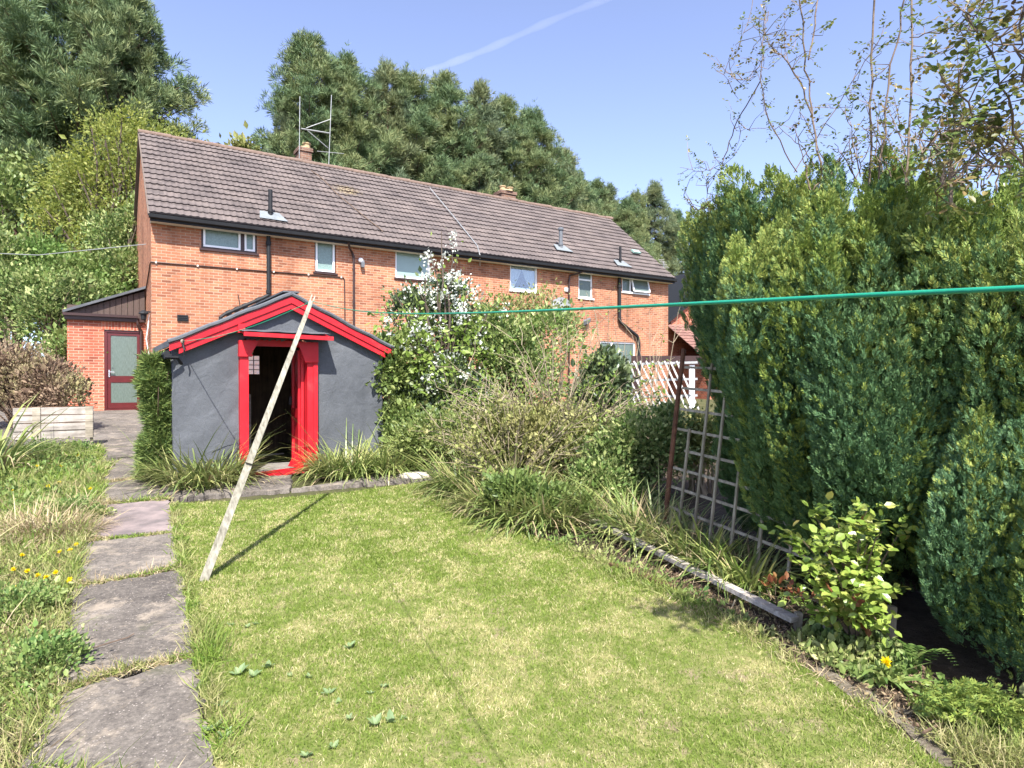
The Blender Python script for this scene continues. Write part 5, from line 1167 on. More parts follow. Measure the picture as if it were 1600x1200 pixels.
# pink flowered heather patch, pale stone
p = G(985, 745); root = thing('pink_heather', 'low mound of pale pink flowers left of the rusty post', 'flowers', p); b = MB(); q, o, _ = blob_points([(0,0,.02,.22,.3,.09),(.22,.1,.02,.14,.2,.08)], 90, 16, .03); leaves(b, q, o, .028, RHOMB, .5); b.build('flowers', M['pinkpetal'], root)
b = MB(); stems_to(b, (0,0,-.02), q[::60], .005, .002); b.build('stems', M['twigd'], root)
p = G(648, 748); b = MB(); an = np.linspace(0, 2*PI, 15)[:-1]
for k in range(3): pass
ring = np.stack([np.cos(an)*.20*(1+.12*np.sin(3*an)), np.sin(an)*.13*(1+.15*np.cos(2*an)), np.zeros(14)], -1)
b.add(np.vstack([ring*1.0 + (0,0,-.02), ring*.96 + (0,0,.045), ring*.6 + (.01,0,.075), [[0,0,.08]]]), [(i,(i+1)%14,(i+1)%14+14,i+14) for i in range(14)] + [(14+i,14+(i+1)%14,28+(i+1)%14,28+i) for i in range(14)] + [(28+i,28+(i+1)%14,42) for i in range(14)])
tag(b.build('pale_stone', simple('pale_stone', (.52,.46,.40), .9, .4, scale=14, bstr=.6), loc=p), 'pale flat stone at the top edge of the lawn', 'stone')

# ------------------------------------------------------------------ conifers on the right
SP = [scale_spray(q) for q in range(5)]
def conifer(name, label, base, H, prof, nplume, per, young, spray=.10, seed=1, lean=.0, arc=None, holes=0):
    """upright plumes of flat sprays standing out from a vase shaped body; prof: list of (z, radius)"""
    r = np.random.default_rng(seed); base = np.array(base, float)
    root = thing(name, label, 'conifer', base); zz = np.array([q[0] for q in prof]); rr = np.array([q[1] for q in prof])
    Rz = lambda z: np.interp(z, zz, rr)
    P, O, Y, X = [], [], [], []
    za, zb = zz[0], zz[-1]
    for i in range(nplume):
        a = r.uniform(0, 2*PI)
        if math.cos(a - math.atan2(-base[1], -base[0])) < -.55 and r.uniform() < .8: a = math.atan2(-base[1], -base[0]) + r.uniform(-2, 2)
        # more plumes where the body is wider
        while True:
            z = r.uniform(za, zb)
            if r.uniform() < (.25 + Rz(z) / rr.max()): break
        L_ = r.uniform(.45, 1.05) * (1 if z < zb - .6 else .7); rad = r.uniform(.065, .15); depth = .08 - .36 * r.uniform() ** 1.6
        R0 = Rz(z) * (1 + .10 * math.sin(3 * a + 1.7 * z + seed) + .06 * math.sin(7 * a - 2.3 * z)) + depth; R1 = Rz(min(z + L_ * .8, zb + .3)) + depth
        stray = r.uniform() < .05
        if stray: depth = r.uniform(.06, .16); rad = .045
        L_ = min(L_, max(.28, zb + r.uniform(-.02, .20) + (.24 if r.uniform() < .12 else 0) - z)); p0 = np.array([math.cos(a)*R0, math.sin(a)*R0, z]); a1 = a + r.normal() * .12; p1 = np.array([math.cos(a1)*(R0*.35 + R1*.65 + .06), math.sin(a1)*(R0*.35+R1*.65 + .06), z + L_])
        m = int(per * L_ * r.uniform(.8, 1.2) * (rad/.1)**.7); t = r.uniform(0, 1, m); pr = rad * (np.minimum(1, .45 + t * 1.6) * (1 - t ** 3) + .12)
        th = r.uniform(0, 2*PI, m); out = np.array([math.cos(a), math.sin(a), 0]); sd = np.array([-math.sin(a), math.cos(a), 0])
        off = np.cos(th)[:, None] * sd + np.sin(th)[:, None] * out * .8; q = p0 + (p1 - p0) * t[:, None] + off * pr[:, None]
        ax = (p1 - p0) / np.linalg.norm(p1 - p0)
        P.append(q); O.append(ax * (1.25 + t[:, None] * .5) + off * .75 + out * .3 + r.normal(size=(m, 3)) * .2); yy = young(z, a, r); X.append(np.full(m, depth < -.08 and r.uniform() < .12)); Y.append(r.uniform(size=m) < np.clip((.25 + .85 * t if yy else -.12 + .38 * t), 0, 1))
    P = np.vstack(P); O = np.vstack(O); Y = np.concatenate(Y).astype(bool); X = np.concatenate(X).astype(bool)
    w = r.integers(0, 5, len(P)); keep = P[:, 2] + base[2] > gz(base[0] + P[:, 0], base[1] + P[:, 1]) + .04
    for nm, sel, mt in (('foliage', ~Y & ~X, M['cyp']), ('young_foliage', Y & ~X, M['cypy']), ('dead_foliage', X, M['brownhedge'])):
        b = MB()
        for q in range(5):
            k = (w == q) & sel & keep
            if k.any(): b.scatter(SP[q], P[k], frames(O[k]), spray * r.uniform(.7, 1.25, k.sum()))
        if b.n: b.build(nm, mt, root)
    # solid hull for the dead inside; blocks light, its dark colour adds shade
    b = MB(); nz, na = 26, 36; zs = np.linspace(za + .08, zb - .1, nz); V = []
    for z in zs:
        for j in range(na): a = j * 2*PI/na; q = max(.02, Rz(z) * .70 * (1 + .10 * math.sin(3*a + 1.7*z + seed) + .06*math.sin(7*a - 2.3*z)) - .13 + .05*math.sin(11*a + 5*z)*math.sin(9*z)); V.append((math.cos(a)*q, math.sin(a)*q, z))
    b.add(V, [(i*na+j, i*na+(j+1)%na, (i+1)*na+(j+1)%na, (i+1)*na+j) for i in range(nz-1) for j in range(na)] + [tuple(range(na-1,-1,-1)), tuple(range((nz-1)*na, nz*na))]); b.build('dark_inner_hull', M['cypdark'], root, smooth=True)
    b = MB(); b.tube([(0,0,-.1),(.03,.02,za+.1),(.0,.0,za+.5)], [.09,.07,.05], 8)
    for k in range(7): a = r.uniform(0, 2*PI); b.tube([(0,0,.0),(math.cos(a)*.2,math.sin(a)*.2,za*.7),(math.cos(a)*.5*rr[0]*2,math.sin(a)*.5*rr[0]*2,za+.3)], [.03,.025,.015], 5)
    b.build('trunk', M['bark'], root); return root
def young_a(z, a, r): return r.uniform() < (.85 if z > 1.9 else .30 if z > 1.2 else .12)
def young_b(z, a, r): return r.uniform() < (.90 if z > 1.5 else .35)
def young_c(z, a, r): return r.uniform() < .5
g_ = lambda x, y: float(gz(x, y))
conifer('conifer', 'tall clipped dark green conifer beside the trellis, left part of the big hedge', (2.42, 5.15, g_(0,5.15)), 3.1, [(.06,.45),(.4,.52),(.8,.55),(1.2,.60),(1.5,.70),(1.8,.83),(2.1,.86),(2.35,.86),(2.5,.85),(2.6,.82)], 400, 390, young_a, .066, 3)
conifer('conifer', 'tall sunlit conifer in the middle of the hedge, right of the trellis', (2.54, 4.32, g_(0,4.32)), 3.1, [(.06,.52),(.4,.74),(.8,.88),(1.4,.96),(1.7,.97),(1.95,.94),(2.08,.90),(2.18,.82)], 420, 420, young_b, .062, 7)
conifer('conifer', 'tall conifer section of the hedge directly behind and right of the leafy rose', (2.92, 3.86, g_(0,3.86)), 3.0, [(.08,.45),(.4,.66),(.8,.80),(1.4,.86),(1.75,.86),(1.95,.82),(2.05,.74)], 360, 400, young_b, .06, 17)
conifer('conifer', 'bright conifer at the far right edge under the climbing rose', (3.25, 3.45, g_(0,3.45)), 2.8, [(.1,.5),(.6,.84),(1.0,.95),(1.5,.97),(1.7,.94),(1.82,.88),(1.9,.78)], 340, 420, young_b, .058, 12)
conifer('conifer', 'low rounded conifer lobe nearly touching the ground at the lower right', (2.66, 3.05, g_(0,3.05)), 1.2, [(.03,.30),(.2,.46),(.42,.53),(.65,.50),(.85,.42),(1.02,.30),(1.12,.18)], 210, 380, young_c, .05, 21)

# ------------------------------------------------------------------ roses
def pinnate(b, p, d, size, mi=0, n=5, jit=.25):
    """one rose leaf: leaflets in pairs along a stalk"""
    d = np.array(d, float); d /= np.linalg.norm(d); sd = np.cross(d, [0,0,1.0]) + rng.normal(size=3)*.15; sd /= np.linalg.norm(sd)+1e-9
    P, O = [], []
    for k in range(n // 2):
        q = np.array(p) + d * size * (.55 + .75 * k)
        for s_ in (-1, 1): P.append(q); O.append(d*.5 + sd*s_ + rng.normal(size=3)*jit)
    P.append(np.array(p) + d * size * (.55 + .75 * (n//2)) ); O.append(d + rng.normal(size=3)*jit)
    P = np.array(P); O = np.array(O); R = frames(O)
    # keep the leaf faces roughly to the sky
    up = np.array([0,-.35,1.0]) + rng.normal(size=(len(O),3))*.35; z = O/np.linalg.norm(O,axis=1)[:,None]; y = up - (up*z).sum(1)[:,None]*z; y /= np.linalg.norm(y,axis=1)[:,None]; x = np.cross(y, z)
    R = np.stack([x, y, z], -1); s_ = size * rng.uniform(.75, 1.2, len(P)); b.scatter(LEAF, P, R, np.stack([s_*1.15, s_, s_], 1), mi)
rb = G(1335, 1012); root = thing('rose_bush', 'leafy yellow green rose bush in front of the conifer at the lower right', 'rose bush', rb)
bs, bf, br = MB(), MB(), MB(); Yr = rb[1]
ends = [(1275,790),(1240,845),(1220,850),(1300,830),(1345,800),(1385,835),(1405,830),(1310,870),(1265,890),(1330,900),(1370,895),(1395,920),(1250,930),(1295,930),(1340,945),(1380,960),(1270,960),(1310,845),(1360,860),(1230,870),(1340,835),(1285,865),(1320,920),(1300,800)]
for px, py in ends:
    t = A(px, py, Yr - rng.uniform(.0, .35)) - rb; k = np.linspace(0, 1, 7)[:, None]; Q = t * k + np.array([0,0,.12]) * np.sin(PI*k) * .8 + np.cumsum(rng.normal(size=(7,3))*.008, 0)
    bs.tube(Q, np.linspace(.007, .0025, 7), 5, cap=False)
    for j in range(12):
        s0 = Q[min(6, 2 + j % 5)] + rng.normal(size=3)*.012; pinnate(br if rng.uniform() < .008 else bf, s0, rdir(1)[0] + np.array([0,-.35,.25]), .050)
    if rng.uniform() < .18: pinnate(br, Q[-1], (rng.normal()*.4, -.2, 1), .035)
bs.build('stems', M['cane'], root); bf.build('foliage', M['rose'], root); br.build('young_foliage', M['redleaf'], root)
pb = G(1215, 958); root = thing('red_leaved_plant', 'small plant with reddish young leaves at the foot of the conifer', 'plant', pb); b = MB(); q, o, _ = blob_points([(0,0,.14,.09,.08,.07),(.14,-.1,.12,.06,.06,.06)], 16, 5, .02); leaves(b, q, o, .026, LEAF); b.build('leaves', M['redleaf'], root); b = MB(); stems_to(b, (0,0,0), q[::25], .005, .002); b.build('stems', M['twigd'], root)

def cane(b, bf, pts, r0, r1, nleaf, size, side=.35, thorns=True, sub=0):
    P = np.array([A(q[0], q[1], q[2] + (.45 if q[2] > 3.35 else 0)) for q in pts]); k = np.linspace(0, 1, len(P)); kk = np.linspace(0, 1, 4 * len(P)); Q = np.stack([np.interp(kk, k, P[:, i]) for i in range(3)], -1)
    for _ in range(2): Q[1:-1] = (Q[:-2] + Q[1:-1]*2 + Q[2:]) / 4
    Q[1:-1] += rng.normal(size=(len(Q)-2, 3)) * .006; rr = r0 + (r1 - r0) * kk; b.tube(Q, rr, 6, cap=False)
    if thorns:
        for i in range(2, len(Q)-1):
            for _ in range(2): d = rdir(1)[0]; d[2] = -abs(d[2])*.4; s0 = Q[i] + (Q[i+1]-Q[i])*rng.uniform(); b.tube([s0, s0 + d*(rr[i] + .011)], [.0035, .0006], 3, cap=False)
    for j in range(nleaf):
        i = rng.integers(len(Q)//5, len(Q)); s0 = Q[i]; d = rdir(1)[0] + np.array([0,0,.3]); L_ = rng.uniform(.05, side); q = s0 + d * L_
        b.tube([s0, (s0+q)/2 + rng.normal(size=3)*.02, q], [.003, .002, .0012], 3, cap=False)
        for f in (.5, 1.0): pinnate(bf, s0 + (q-s0)*f, d + rdir(1)[0]*.6, size)
rb0 = A(1330, 330, 4.6); rb0 = np.array([2.6, 4.9, g_(0, 4.9)])
root = thing('climbing_rose', 'tall thorny climbing rose growing out of the top of the conifers against the sky', 'climbing rose', rb0)
bs, bf = MB(), MB()
for pts, r0, r1, nl, sz in [
   ([(1290,300,4.0),(1268,190,4.0),(1257,90,4.0),(1243,-40,3.9)], .010, .006, 4, .026), ([(1262,95,4.0),(1275,20,4.0),(1283,-40,4.0)], .008, .005, 3, .028), ([(1268,180,4.0),(1240,110,3.95),(1205,75,3.9)], .009, .005, 10, .026),
   ([(1357,320,3.8),(1359,150,3.8),(1366,-50,3.7)], .0105, .008, 6, .026), ([(1372,280,3.7),(1395,80,3.6),(1420,-50,3.5)], .0085, .006, 9, .026), ([(1416,320,3.6),(1420,120,3.6),(1424,-50,3.6)], .010, .0075, 8, .026),
   ([(1485,320,3.2),(1487,180,3.2),(1500,110,3.1)], .011, .006, 16, .036), ([(1245,270,4.1),(1200,190,4.0),(1186,120,3.9),(1195,50,3.9),(1200,20,3.9)], .006, .003, 18, .022), ([(1195,90,3.9),(1170,130,3.9),(1130,118,3.9)], .004, .002, 8, .022),
   ([(1186,130,3.9),(1150,190,4.3),(1130,250,4.4),(1120,310,4.4)], .006, .005, 3, .022), ([(1178,-10,3.9),(1160,60,3.9),(1140,110,3.9)], .003, .002, 3, .02), ([(1128,262,4.5),(1095,268,4.5),(1062,262,4.5)], .004, .002, 5, .022), ([(1115,325,4.5),(1085,330,4.5),(1068,305,4.5)], .004, .002, 4, .022), ([(1105,330,4.5),(1104,285,4.5)], .003, .002, 4, .022),
   ([(1240,270,4.1),(1330,130,4.0),(1375,60,3.9)], .005, .003, 12, .026), ([(1200,200,4.1),(1150,205,4.2)], .003, .002, 2, .02), ([(1420,60,3.5),(1490,45,3.3),(1560,-10,3.1)], .005, .003, 14, .028), ([(1420,95,3.5),(1480,80,3.4),(1540,30,3.2)], .004, .003, 10, .03)]:
    cane(bs, bf, pts, r0*.72, r1*.72, int(nl*1.5)+2, sz, .22, r0 > .007)
for i in range(46):   # tangle just above the conifer tops
    px = rng.uniform(1260, 1580); py = rng.uniform(265, 300); Y = rng.uniform(3.6, 4.3) if px < 1450 else rng.uniform(3.1, 3.3); dx = rng.normal()*60
    cane(bs, bf, [(px,py,Y),(px+dx*.4,py-40,Y),(px+dx,py-rng.uniform(60,130),Y+rng.normal()*.1)], .0045, .002, 4, .028, .14, False)
bs.build('canes', M['cane'], root); bf.build('foliage', M['rosetop'], root)
root = thing('rose_spray', 'near overhanging rose spray with large leaves at the top right corner', 'climbing rose', np.array([2.3, 2.6, g_(0, 2.6)]))
bs, bf = MB(), MB(); off = np.array(root.location)
for pts, nl in [([(1720,420,2.3),(1600,260,2.1),(1530,190,2.0),(1470,120,1.95)], 16), ([(1600,260,2.1),(1560,110,2.0),(1505,20,1.95)], 16), ([(1560,200,2.05),(1480,200,2.0),(1440,240,2.0)], 14), ([(1650,330,2.2),(1600,160,2.0),(1590,40,1.9)], 18), ([(1700,250,2.1),(1620,100,1.9),(1560,60,1.85)], 14), ([(1580,260,2.1),(1500,260,2.05),(1460,300,2.1)], 12), ([(1750,100,2.0),(1680,-60,1.8),(1620,-160,1.7)], 30), ([(1700,0,1.9),(1600,-120,1.8),(1520,-200,1.7)], 30)]:
    cane(bs, bf, pts, .0042, .002, nl, .028, .16, False)
for mb in (bs, bf): mb.v = [v - off for v in mb.v]
bs.build('canes', M['cane'], root); bf.build('foliage', M['rosetop'], root)
for o in COL.objects:
    if o.name == 'climbing_rose':
        for c in o.children: c.data.transform(Matrix.Translation(-Vector(o.location)))

# undergrowth at the lower right
def dandelion_head(b, c, r, tilt, mi=0):
    n_ = 46; a = rng.uniform(0, 2*PI, n_); t = rng.uniform(.15, 1.35, n_); d = np.stack([np.cos(a)*np.sin(t), np.sin(a)*np.sin(t), np.cos(t)], -1); tl = np.array(tilt)
    R0 = frames(tl[None].astype(float), np.zeros(1))[0]; d = d @ R0.T
    b.scatter(RHOMB, np.repeat(np.array(c, float)[None], n_, 0), frames(d), np.stack([np.full(n_, r*.6), np.full(n_, r), r*rng.uniform(.85, 1.1, n_)], 1), mi)
def dandelion(px, py, h, r, label, group=None, leaves_n=0, tilt=(0,-.45,1)):
    p = G(px, py + h * 240 / max(.5, G(px, py)[1])); root = thing('dandelion', label, 'dandelion', p, 0, group)
    top = (rng.normal()*.01, -.01, h); b = MB(); dandelion_head(b, top, r, tilt); b.build('flower', M['yellow'], root)
    b = MB(); b.tube([(0,0,-.01),(top[0]*.3,0,h*.5),top], .0025, 5); b.build('stalk', M['stem'], root)
    if leaves_n:
        b = MB(); blades(b, (0,0,0), leaves_n, .16, .035, .03, 2.6); b.build('leaves', M['weed'], root)
dandelion(1380, 1060, .10, .033, 'single large yellow dandelion at the foot of the conifer on the right', None, 26, (-.1,-.8,.7))
for px, py in [(118,862),(112,871),(32,879),(94,874),(22,902),(45,905),(58,912),(74,915),(87,907),(108,918),(113,921),(26,933),(50,940),(12,952),(66,945),(142,772),(75,768),(95,762),(78,706),(88,712),(66,704),(82,700),(120,718),(95,735),(10,770),(20,775),(140,742),(60,735)]:
    Y = G(px, py)[1]; dandelion(px, py, .07, .022 if Y < 6.5 else .028, 'small yellow dandelion among the weeds left of the path', 'dandelions in the weeds left of the path', 0, (0,-.5,.8))
dandelion(775, 788, .05, .022, 'lone small yellow dandelion at the right lawn edge under the strap leaves')
p = G(1470, 1075); root = thing('fern', 'small fern frond drooping from the dark gap below the low conifer', 'fern', G(1440,1060)); b = MB()
for k, (dx_, dy_, ln) in enumerate(((-.12,-.14,.26),(.02,-.2,.24),(-.2,-.02,.22))):
    d = np.array([dx_, dy_, .10]); P_, O_ = [], []
    for j in range(14): t = .15 + .85*j/13; q = d/np.linalg.norm(d)*ln*t + np.array([0,0,.08*math.sin(PI*t)+.05]); s_ = np.array([-dy_,dx_,0]); s_ /= np.linalg.norm(s_); P_ += [q, q]; O_ += [s_ + d, -s_ + d]
    P_ = np.array(P_); O_ = np.array(O_); y = np.tile([0,0,1.0], (len(O_),1)); z = O_/np.linalg.norm(O_,axis=1)[:,None]; y = y-(y*z).sum(1)[:,None]*z; y /= np.linalg.norm(y,axis=1)[:,None]; R = np.stack([np.cross(y,z), y, z], -1); s2 = .055*(1-np.repeat(np.arange(14),2)/18); b.scatter(RHOMB, P_, R, np.stack([s2*.5, s2, s2], 1))
b.build('fronds', M['fern'], root); b = MB(); b.tube([(0,0,-.02),(0,0,.06)], .006, 5); b.build('stem', M['stem'], root)
root = thing('creeping_conifer', 'low creeping feathery conifer twigs on the soil at the bottom right', 'ground conifer', G(1490,1140)); b = MB()
for (px, py) in [(1430,1118),(1470,1120),(1500,1125),(1520,1115),(1550,1130),(1570,1140),(1590,1150),(1450,1125),(1540,1140),(1480,1105),(1585,1130)]:
    c = G(px, py) - np.array(root.location); m = 55; d = np.array([rng.normal()*.6, -.8, .35]); t = rng.uniform(0,1,m); q = c + d/np.linalg.norm(d)*t[:,None]*.16 + rng.normal(size=(m,3))*.03 + (0,0,.06); b.scatter(SP[0], q, frames(np.repeat(d[None],m,0)+rdir(m)*.7), rng.uniform(.05,.09,m))
b.build('foliage', M['cypy'], root); b = MB(); b.tube([(0,0,-.03),(-.1,-.05,.04),(-.2,-.12,.05)], .006, 5); b.build('stems', M['twigd'], root)
def ground_cover(name, poly, n, size, mat, T=LEAF, zmax=.06, up=.8, dens=None, wid=1.0):
    P2 = sample_poly(poly, n)
    if dens is not None: P2 = P2[rng.uniform(0, 1, len(P2)) < dens(P2)]
    P = np.stack([P2[:, 0], P2[:, 1], gz(P2[:, 0], P2[:, 1]) + rng.uniform(.005, zmax, len(P2)) * vnoise(P2, 3.1, 5)], -1)
    b = MB(); leaves(b, P, np.zeros((len(P), 3)), size, T, up, 1.0, wid=wid); return tag(b.build(name, mat), kind='stuff')
ULR = [G(*q)[:2] for q in [(1230,1000),(1290,985),(1340,990),(1420,1030),(1440,1060),(1400,1080),(1340,1070),(1290,1052)]]
ground_cover('weeds', ULR, 1500, .034, M['weed'], LEAF, .12)
BEDR = [G(*q)[:2] for q in [(700,735),(760,772),(840,812),(915,818),(1000,862),(1120,922),(1230,975),(1330,980),(1250,900),(1100,820),(1000,760),(880,720),(760,700)]]
ground_cover('weeds', BEDR, 7000, .026, M['weed'], LEAF, .14, .7, lambda p: .25 + .9*vnoise(p, 2.3, 8))

LIT = [G(*q)[:2] for q in [(960,880),(1040,915),(1130,960),(1220,1005),(1300,1050),(1400,1130),(1450,1150),(1500,1120),(1480,1080),(1400,1010),(1300,985),(1200,960),(1080,890)]]
ground_cover('leaf_litter', LIT, 5200, .017, M['brownhedge'], RHOMB, .02, .0)
ground_cover('leaf_litter', LIT, 1800, .024, M['straw'], RHOMB, .02, .0, None, .35)
COR = [G(*q)[:2] for q in [(1440,1075),(1620,1095),(1640,1200),(1500,1200),(1440,1150)]]
ground_cover('weeds', COR, 900, .03, M['weed'], LEAF, .07, .7, lambda p: .2 + 1.0*vnoise(p, 3.0, 48))
EDG = [G(*q)[:2] for q in [(830,836),(900,866),(960,897),(1040,929),(1130,972),(1210,1012),(1235,1000),(1120,945),(1020,895),(920,838),(850,815)]]
ground_cover('weeds', EDG, 1500, .026, M['weed'], LEAF, .07, .7, lambda p: .1 + 1.0*vnoise(p, 3.0, 38))
# ------------------------------------------------------------------ grass and weeds
def grass(name, poly, n, h, w, mat, dens=None, lay=.5, hv=.3, extra=None):
    P2 = sample_poly(poly, n)
    if dens is not None: P2 = P2[rng.uniform(0, 1, len(P2)) < dens(P2)]
    P = np.stack([P2[:, 0], P2[:, 1], gz(P2[:, 0], P2[:, 1]) + .01], -1); m = len(P)
    d = np.stack([rng.normal(size=m)*lay, rng.normal(size=m)*lay, np.ones(m)], -1); s_ = h * np.exp(rng.normal(size=m)*hv)
    if extra is not None: s_ = s_ * extra(P2)
    ww = w * np.maximum(1, P[:, 1] / 3.2) * rng.uniform(.7, 1.4, m)
    b = MB(); b.scatter(BLADE, P, frames(d), np.stack([ww, s_, s_], 1)); return tag(b.build(name, mat), kind='stuff')
LP = [tuple(p[:2]) for p in LAWN]; LPn = [(p[0], max(p[1], 1.9)) for p in LP]
edge = np.array([G(*q)[:2] for q in [(712,757),(760,798),(830,838),(900,868),(960,899),(1040,931),(1130,974),(1200,1012),(1290,1066),(1400,1146),(1470,1200)]])
def edged(P):   # longer along the edges the mower misses
    d = np.full(len(P), 9.0)
    for i in range(len(edge)-1):
        a, c = edge[i], edge[i+1]; ab = c - a; t = np.clip(((P - a) @ ab) / (ab @ ab), 0, 1); d = np.minimum(d, np.linalg.norm(P - a - t[:, None]*ab, axis=1))
    return 1 + .6 * np.exp(-(d/.10)**2) * (.4 + vnoise(P, 5, 2))
grass('lawn_grass', LPn, 290000, .019, .0030, M['grass'], lambda p: .38 + .75*vnoise(p, 2.2, 21), .62, .3, lambda P: edged(P) * (.8 + .4*vnoise(P, 1.9, 31)))
# tufts along the right edge of the path, joints of the path, left bed
def strip_poly(pts, w): 
    p = np.array([G(*q)[:2] for q in pts]); return p, w
def along(name, pts, w, n, h, bw, mat, lay=.8, hv=.35, clump=3.0, thr=.0):
    p, _ = strip_poly(pts, w); seg = np.linalg.norm(np.diff(p, axis=0), axis=1); cum = np.concatenate([[0], np.cumsum(seg)]); s_ = rng.uniform(0, cum[-1], n)
    P2 = np.stack([np.interp(s_, cum, p[:, 0]), np.interp(s_, cum, p[:, 1])], -1) + rng.normal(size=(n, 2)) * w; nz = vnoise(P2, clump, 77); k = nz > thr; P2 = P2[k]; nz = nz[k]
    P = np.stack([P2[:, 0], P2[:, 1], gz(P2[:, 0], P2[:, 1]) + .015], -1); m = len(P); d = np.stack([rng.normal(size=m)*lay, rng.normal(size=m)*lay, np.ones(m)], -1)
    L_ = h * np.exp(rng.normal(size=m)*hv) * (.5 + nz); b = MB(); q = rng.integers(0, 3, m)
    for i in range(3):
        kk = q == i
        if kk.any(): b.scatter(BL[i], P[kk], frames(d[kk]), np.stack([bw*np.maximum(1, P[kk,1]/3.5), L_[kk], L_[kk]], 1))
    return tag(b.build(name, mat), kind='stuff')
along('edge_grass', [(272,790),(278,833),(287,895),(303,980),(316,1037),(335,1120),(352,1200)], .028, 2400, .06, .0042, M['weedblade'], .7)
along('edge_grass', [(316,985),(327,1040),(343,1100),(356,1150)], .045, 1100, .11, .0045, M['weedblade'], .7, clump=4, thr=.4)
for pts in ([(98,1086),(190,1055),(300,1032)], [(122,922),(200,908),(275,891)], [(136,848),(200,843),(268,835)], [(152,793),(262,783)], [(150,758),(243,746)]):
    along('joint_grass', pts, .016, 560, .042, .0045, M['weedblade'], 1.1, .35, 3.5, .12)
    along('joint_straw', pts, .03, 320, .055, .004, M['straw'], 1.6, .3, 5, .25)
LB = [tuple(p[:2]) for p in SOILL]; LBn = [(p[0], max(p[1], 2.2)) for p in LB]
LBn = [(x, y) if x > -5.6 else (-5.6, y) for x, y in LBn]
ground_cover('weeds', LBn, 20000, .024, M['weed'], LEAF, .10, .7, lambda p: .2 + .95*vnoise(p, 2.6, 18))
FL = [G(*q)[:2] for q in [(-70,706),(150,704),(150,800),(-70,810)]]
ground_cover('weeds', FL, 6500, .04, M['bright'], LEAF, .16, .7, lambda p: .3 + .9*vnoise(p, 2.0, 28))
grass('weed_grass', FL, 6000, .10, .0042, M['weedblade'], None, .8, .4)
grass('weed_grass', LBn, 34000, .085, .0042, M['weedblade'], lambda p: .2 + .9*vnoise(p, 2.0, 19), .9, .4)
grass('dead_grass', LBn, 14000, .075, .004, M['straw'], lambda p: .15 + .9*vnoise(p, 2.4, 20)**1.5, 1.6, .4)
along('edge_grass', [(20,1200),(55,1140),(74,1090),(88,1020),(100,960),(106,920),(118,860),(130,830),(152,790),(150,740),(152,700)], .04, 3600, .075, .0045, M['weedblade'], .8)
along('edge_grass', [(712,757),(760,798),(830,838),(900,868),(960,899),(1040,931),(1130,974),(1200,1012),(1290,1066),(1400,1146),(1470,1200)], .04, 3600, .05, .0042, M['weedblade'], .8, .4, 3.2, .3)
along('edge_straw', [(900,868),(1040,931),(1200,1012),(1290,1066),(1400,1146)], .05, 500, .045, .004, M['straw'], 1.6, .3, 4, .3)
along('dead_stalks', [(700,742),(780,775),(860,815),(940,830),(1030,850),(1120,905)], .16, 520, .28, .0035, M['straw'], .45, .22, 2.5, .2)
along('bed_grass', [(700,730),(780,762),(860,800),(940,815),(1030,845),(1120,895),(1200,950)], .10, 1500, .16, .0055, M['weedblade'], .6, .4, 2.5, .15)
along('bed_grass', [(920,868),(960,893),(1040,925),(1130,968),(1200,1006)], .03, 900, .05, .0045, M['weedblade'], .8, .4, 3, .25)
along('edge_grass', [(1460,1170),(1520,1190),(1600,1200)], .07, 1500, .08, .0042, M['weedblade'], .8, .4, 3.2, .2)
# mound of dead straw and the weed mounds
for px, py, n_, L_, sp_, lab in ((85,838,900,.26,.34,'mound of dead straw coloured grass left of the path'), (45,830,600,.26,.30,'dead straw grass mound at the left picture edge'), (120,800,420,.22,.20,'straw tuft nearest the path')):
    p = G(px, py); root = thing('dead_grass_clump', lab, 'dead grass', p); b = MB(); blades(b, (0,0,0), n_, L_, .007, sp_, 1.7); b.build('stalks', M['straw'], root); b = MB(); blades(b, (0,0,0), n_//5, L_*.6, .008, sp_, 1.6); b.build('green_blades', M['weedblade'], root)
for px, py, s_, lab in ((150,812,.13,'fresh green weed tuft on the edge of the pink slab'), (60,720,.3,'bright green weeds below the raised planter'), (120,712,.22,'leafy weeds at the path edge by the planter leg'), (30,965,.2,'dark leafy weed in the left bed beside the dandelions'), (60,1060,.2,'grey green weed low in the left bed'), (105,810,.2,'green weed under the dead straw mound')):
    p = G(px, py); sh_, _, _ = shrub('weed_plant', lab, 'weed', p, [(p[0], p[1], p[2]+s_*.3, s_, s_, s_*.5)], M['weed'] if s_ < .29 else M['bright'], int(70*s_/.15), 16, s_*.2, .021, LEAF, M['stem'], 10, .004, zmin=.0)
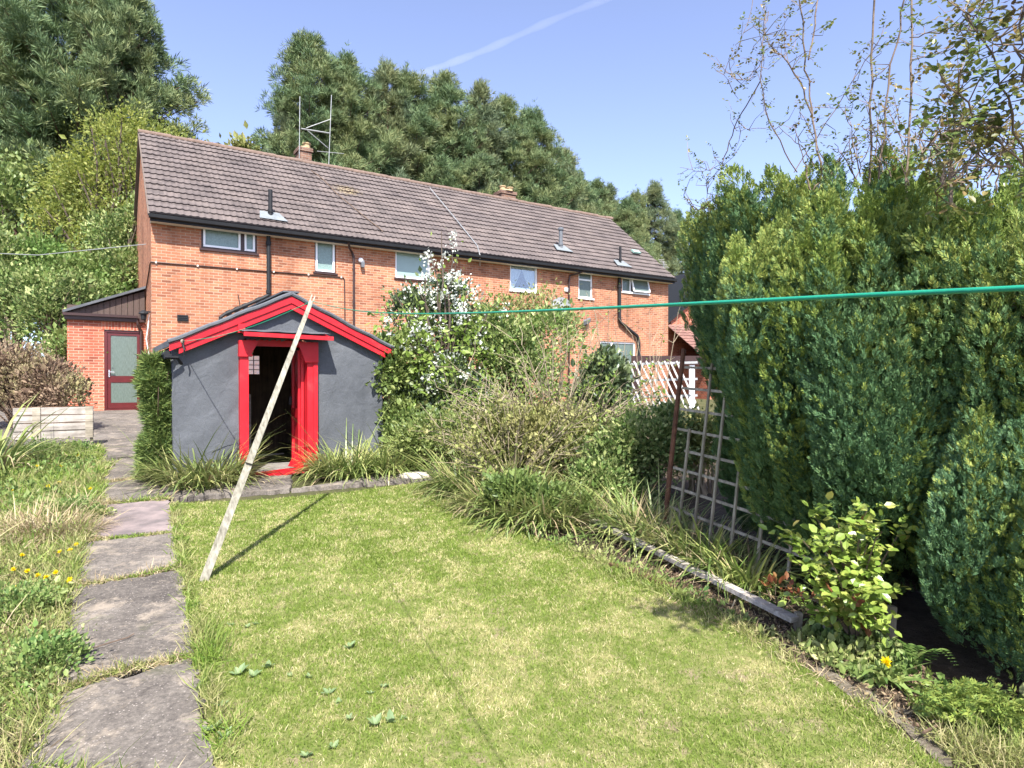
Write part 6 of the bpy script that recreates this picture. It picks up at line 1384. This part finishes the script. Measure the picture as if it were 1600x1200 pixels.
# broad grey green rosettes in the lawn
ros = [(545,1018,.09),(418,1048,.08),(372,1060,.11),(395,1062,.08),(512,1090,.08),(600,1080,.075),(585,1140,.1),(610,1135,.09),(528,1105,.06),(482,1065,.06),(452,1062,.05),(330,1150,.1),(350,1160,.09),(345,1110,.08),(545,1130,.06),(520,1175,.08),(478,1190,.08),(385,985,.06),(400,980,.06),(360,982,.05),(628,1130,.05),(580,1090,.05)]
for px, py, s_ in ros:
    p = G(px, py); root = thing('rosette_weed', 'grey green broad leaved rosette weed growing in the lawn', 'weed', p, 0, 'rosette weeds in the lawn'); b = MB(); n_ = 6; a = np.arange(n_)*2*PI/n_ + rng.uniform(0, 6); d = np.stack([np.cos(a), np.sin(a), rng.uniform(.5, 1.3, n_)], -1)
    z = d/np.linalg.norm(d,axis=1)[:,None]; y = np.tile([0,0,1.0],(n_,1)); y = y-(y*z).sum(1)[:,None]*z; y /= np.linalg.norm(y,axis=1)[:,None]; R = np.stack([np.cross(y,z), y, z], -1); q = s_*.6*rng.uniform(.5,1.1,n_); b.scatter(LEAF, np.tile([0,0,.01],(n_,1)), R, np.stack([q*.9,q,q],1)); b.build('leaves', M['plantain'], root)
    b = MB(); b.tube([(0,0,-.01),(0,0,.015)], .006, 5); b.build('crown', M['stem'], root)
# lawn litter: twig on the path
p = G(110, 1010); tag(MB().tube([(0,0,.04),(.07,.06,.05),(.13,.16,.045),(.14,.2,.05)], .003, 4).build('fallen_twig', M['twigd'], loc=G(130,1030)), 'thin dark fallen twig on the concrete path', 'twig')
# vapour trail high in the sky
mv, nt = nmat('vapour'); n = N(nt); v = n('ShaderNodeVolumeScatter'); v.inputs['Density'].default_value = .0017; v.inputs['Color'].default_value = (1,1,1,1); o = n('ShaderNodeOutputMaterial'); n.link(v.outputs[0], o.inputs['Volume'])
p0, p1 = A(960,-5,3000), A(636,128,4600)
b = MB(); kk = np.linspace(0, 1, 24); b.tube(np.outer(1-kk, p0) + np.outer(kk, p1) + np.stack([0*kk, 0*kk, 6*np.sin(kk*9)], -1), 15 + 11*kk + 4*np.sin(kk*31) + 2*np.sin(kk*73), 12)
tag(b.build('vapour_trail', mv), 'faint white vapour trail crossing the blue sky', 'vapour trail')
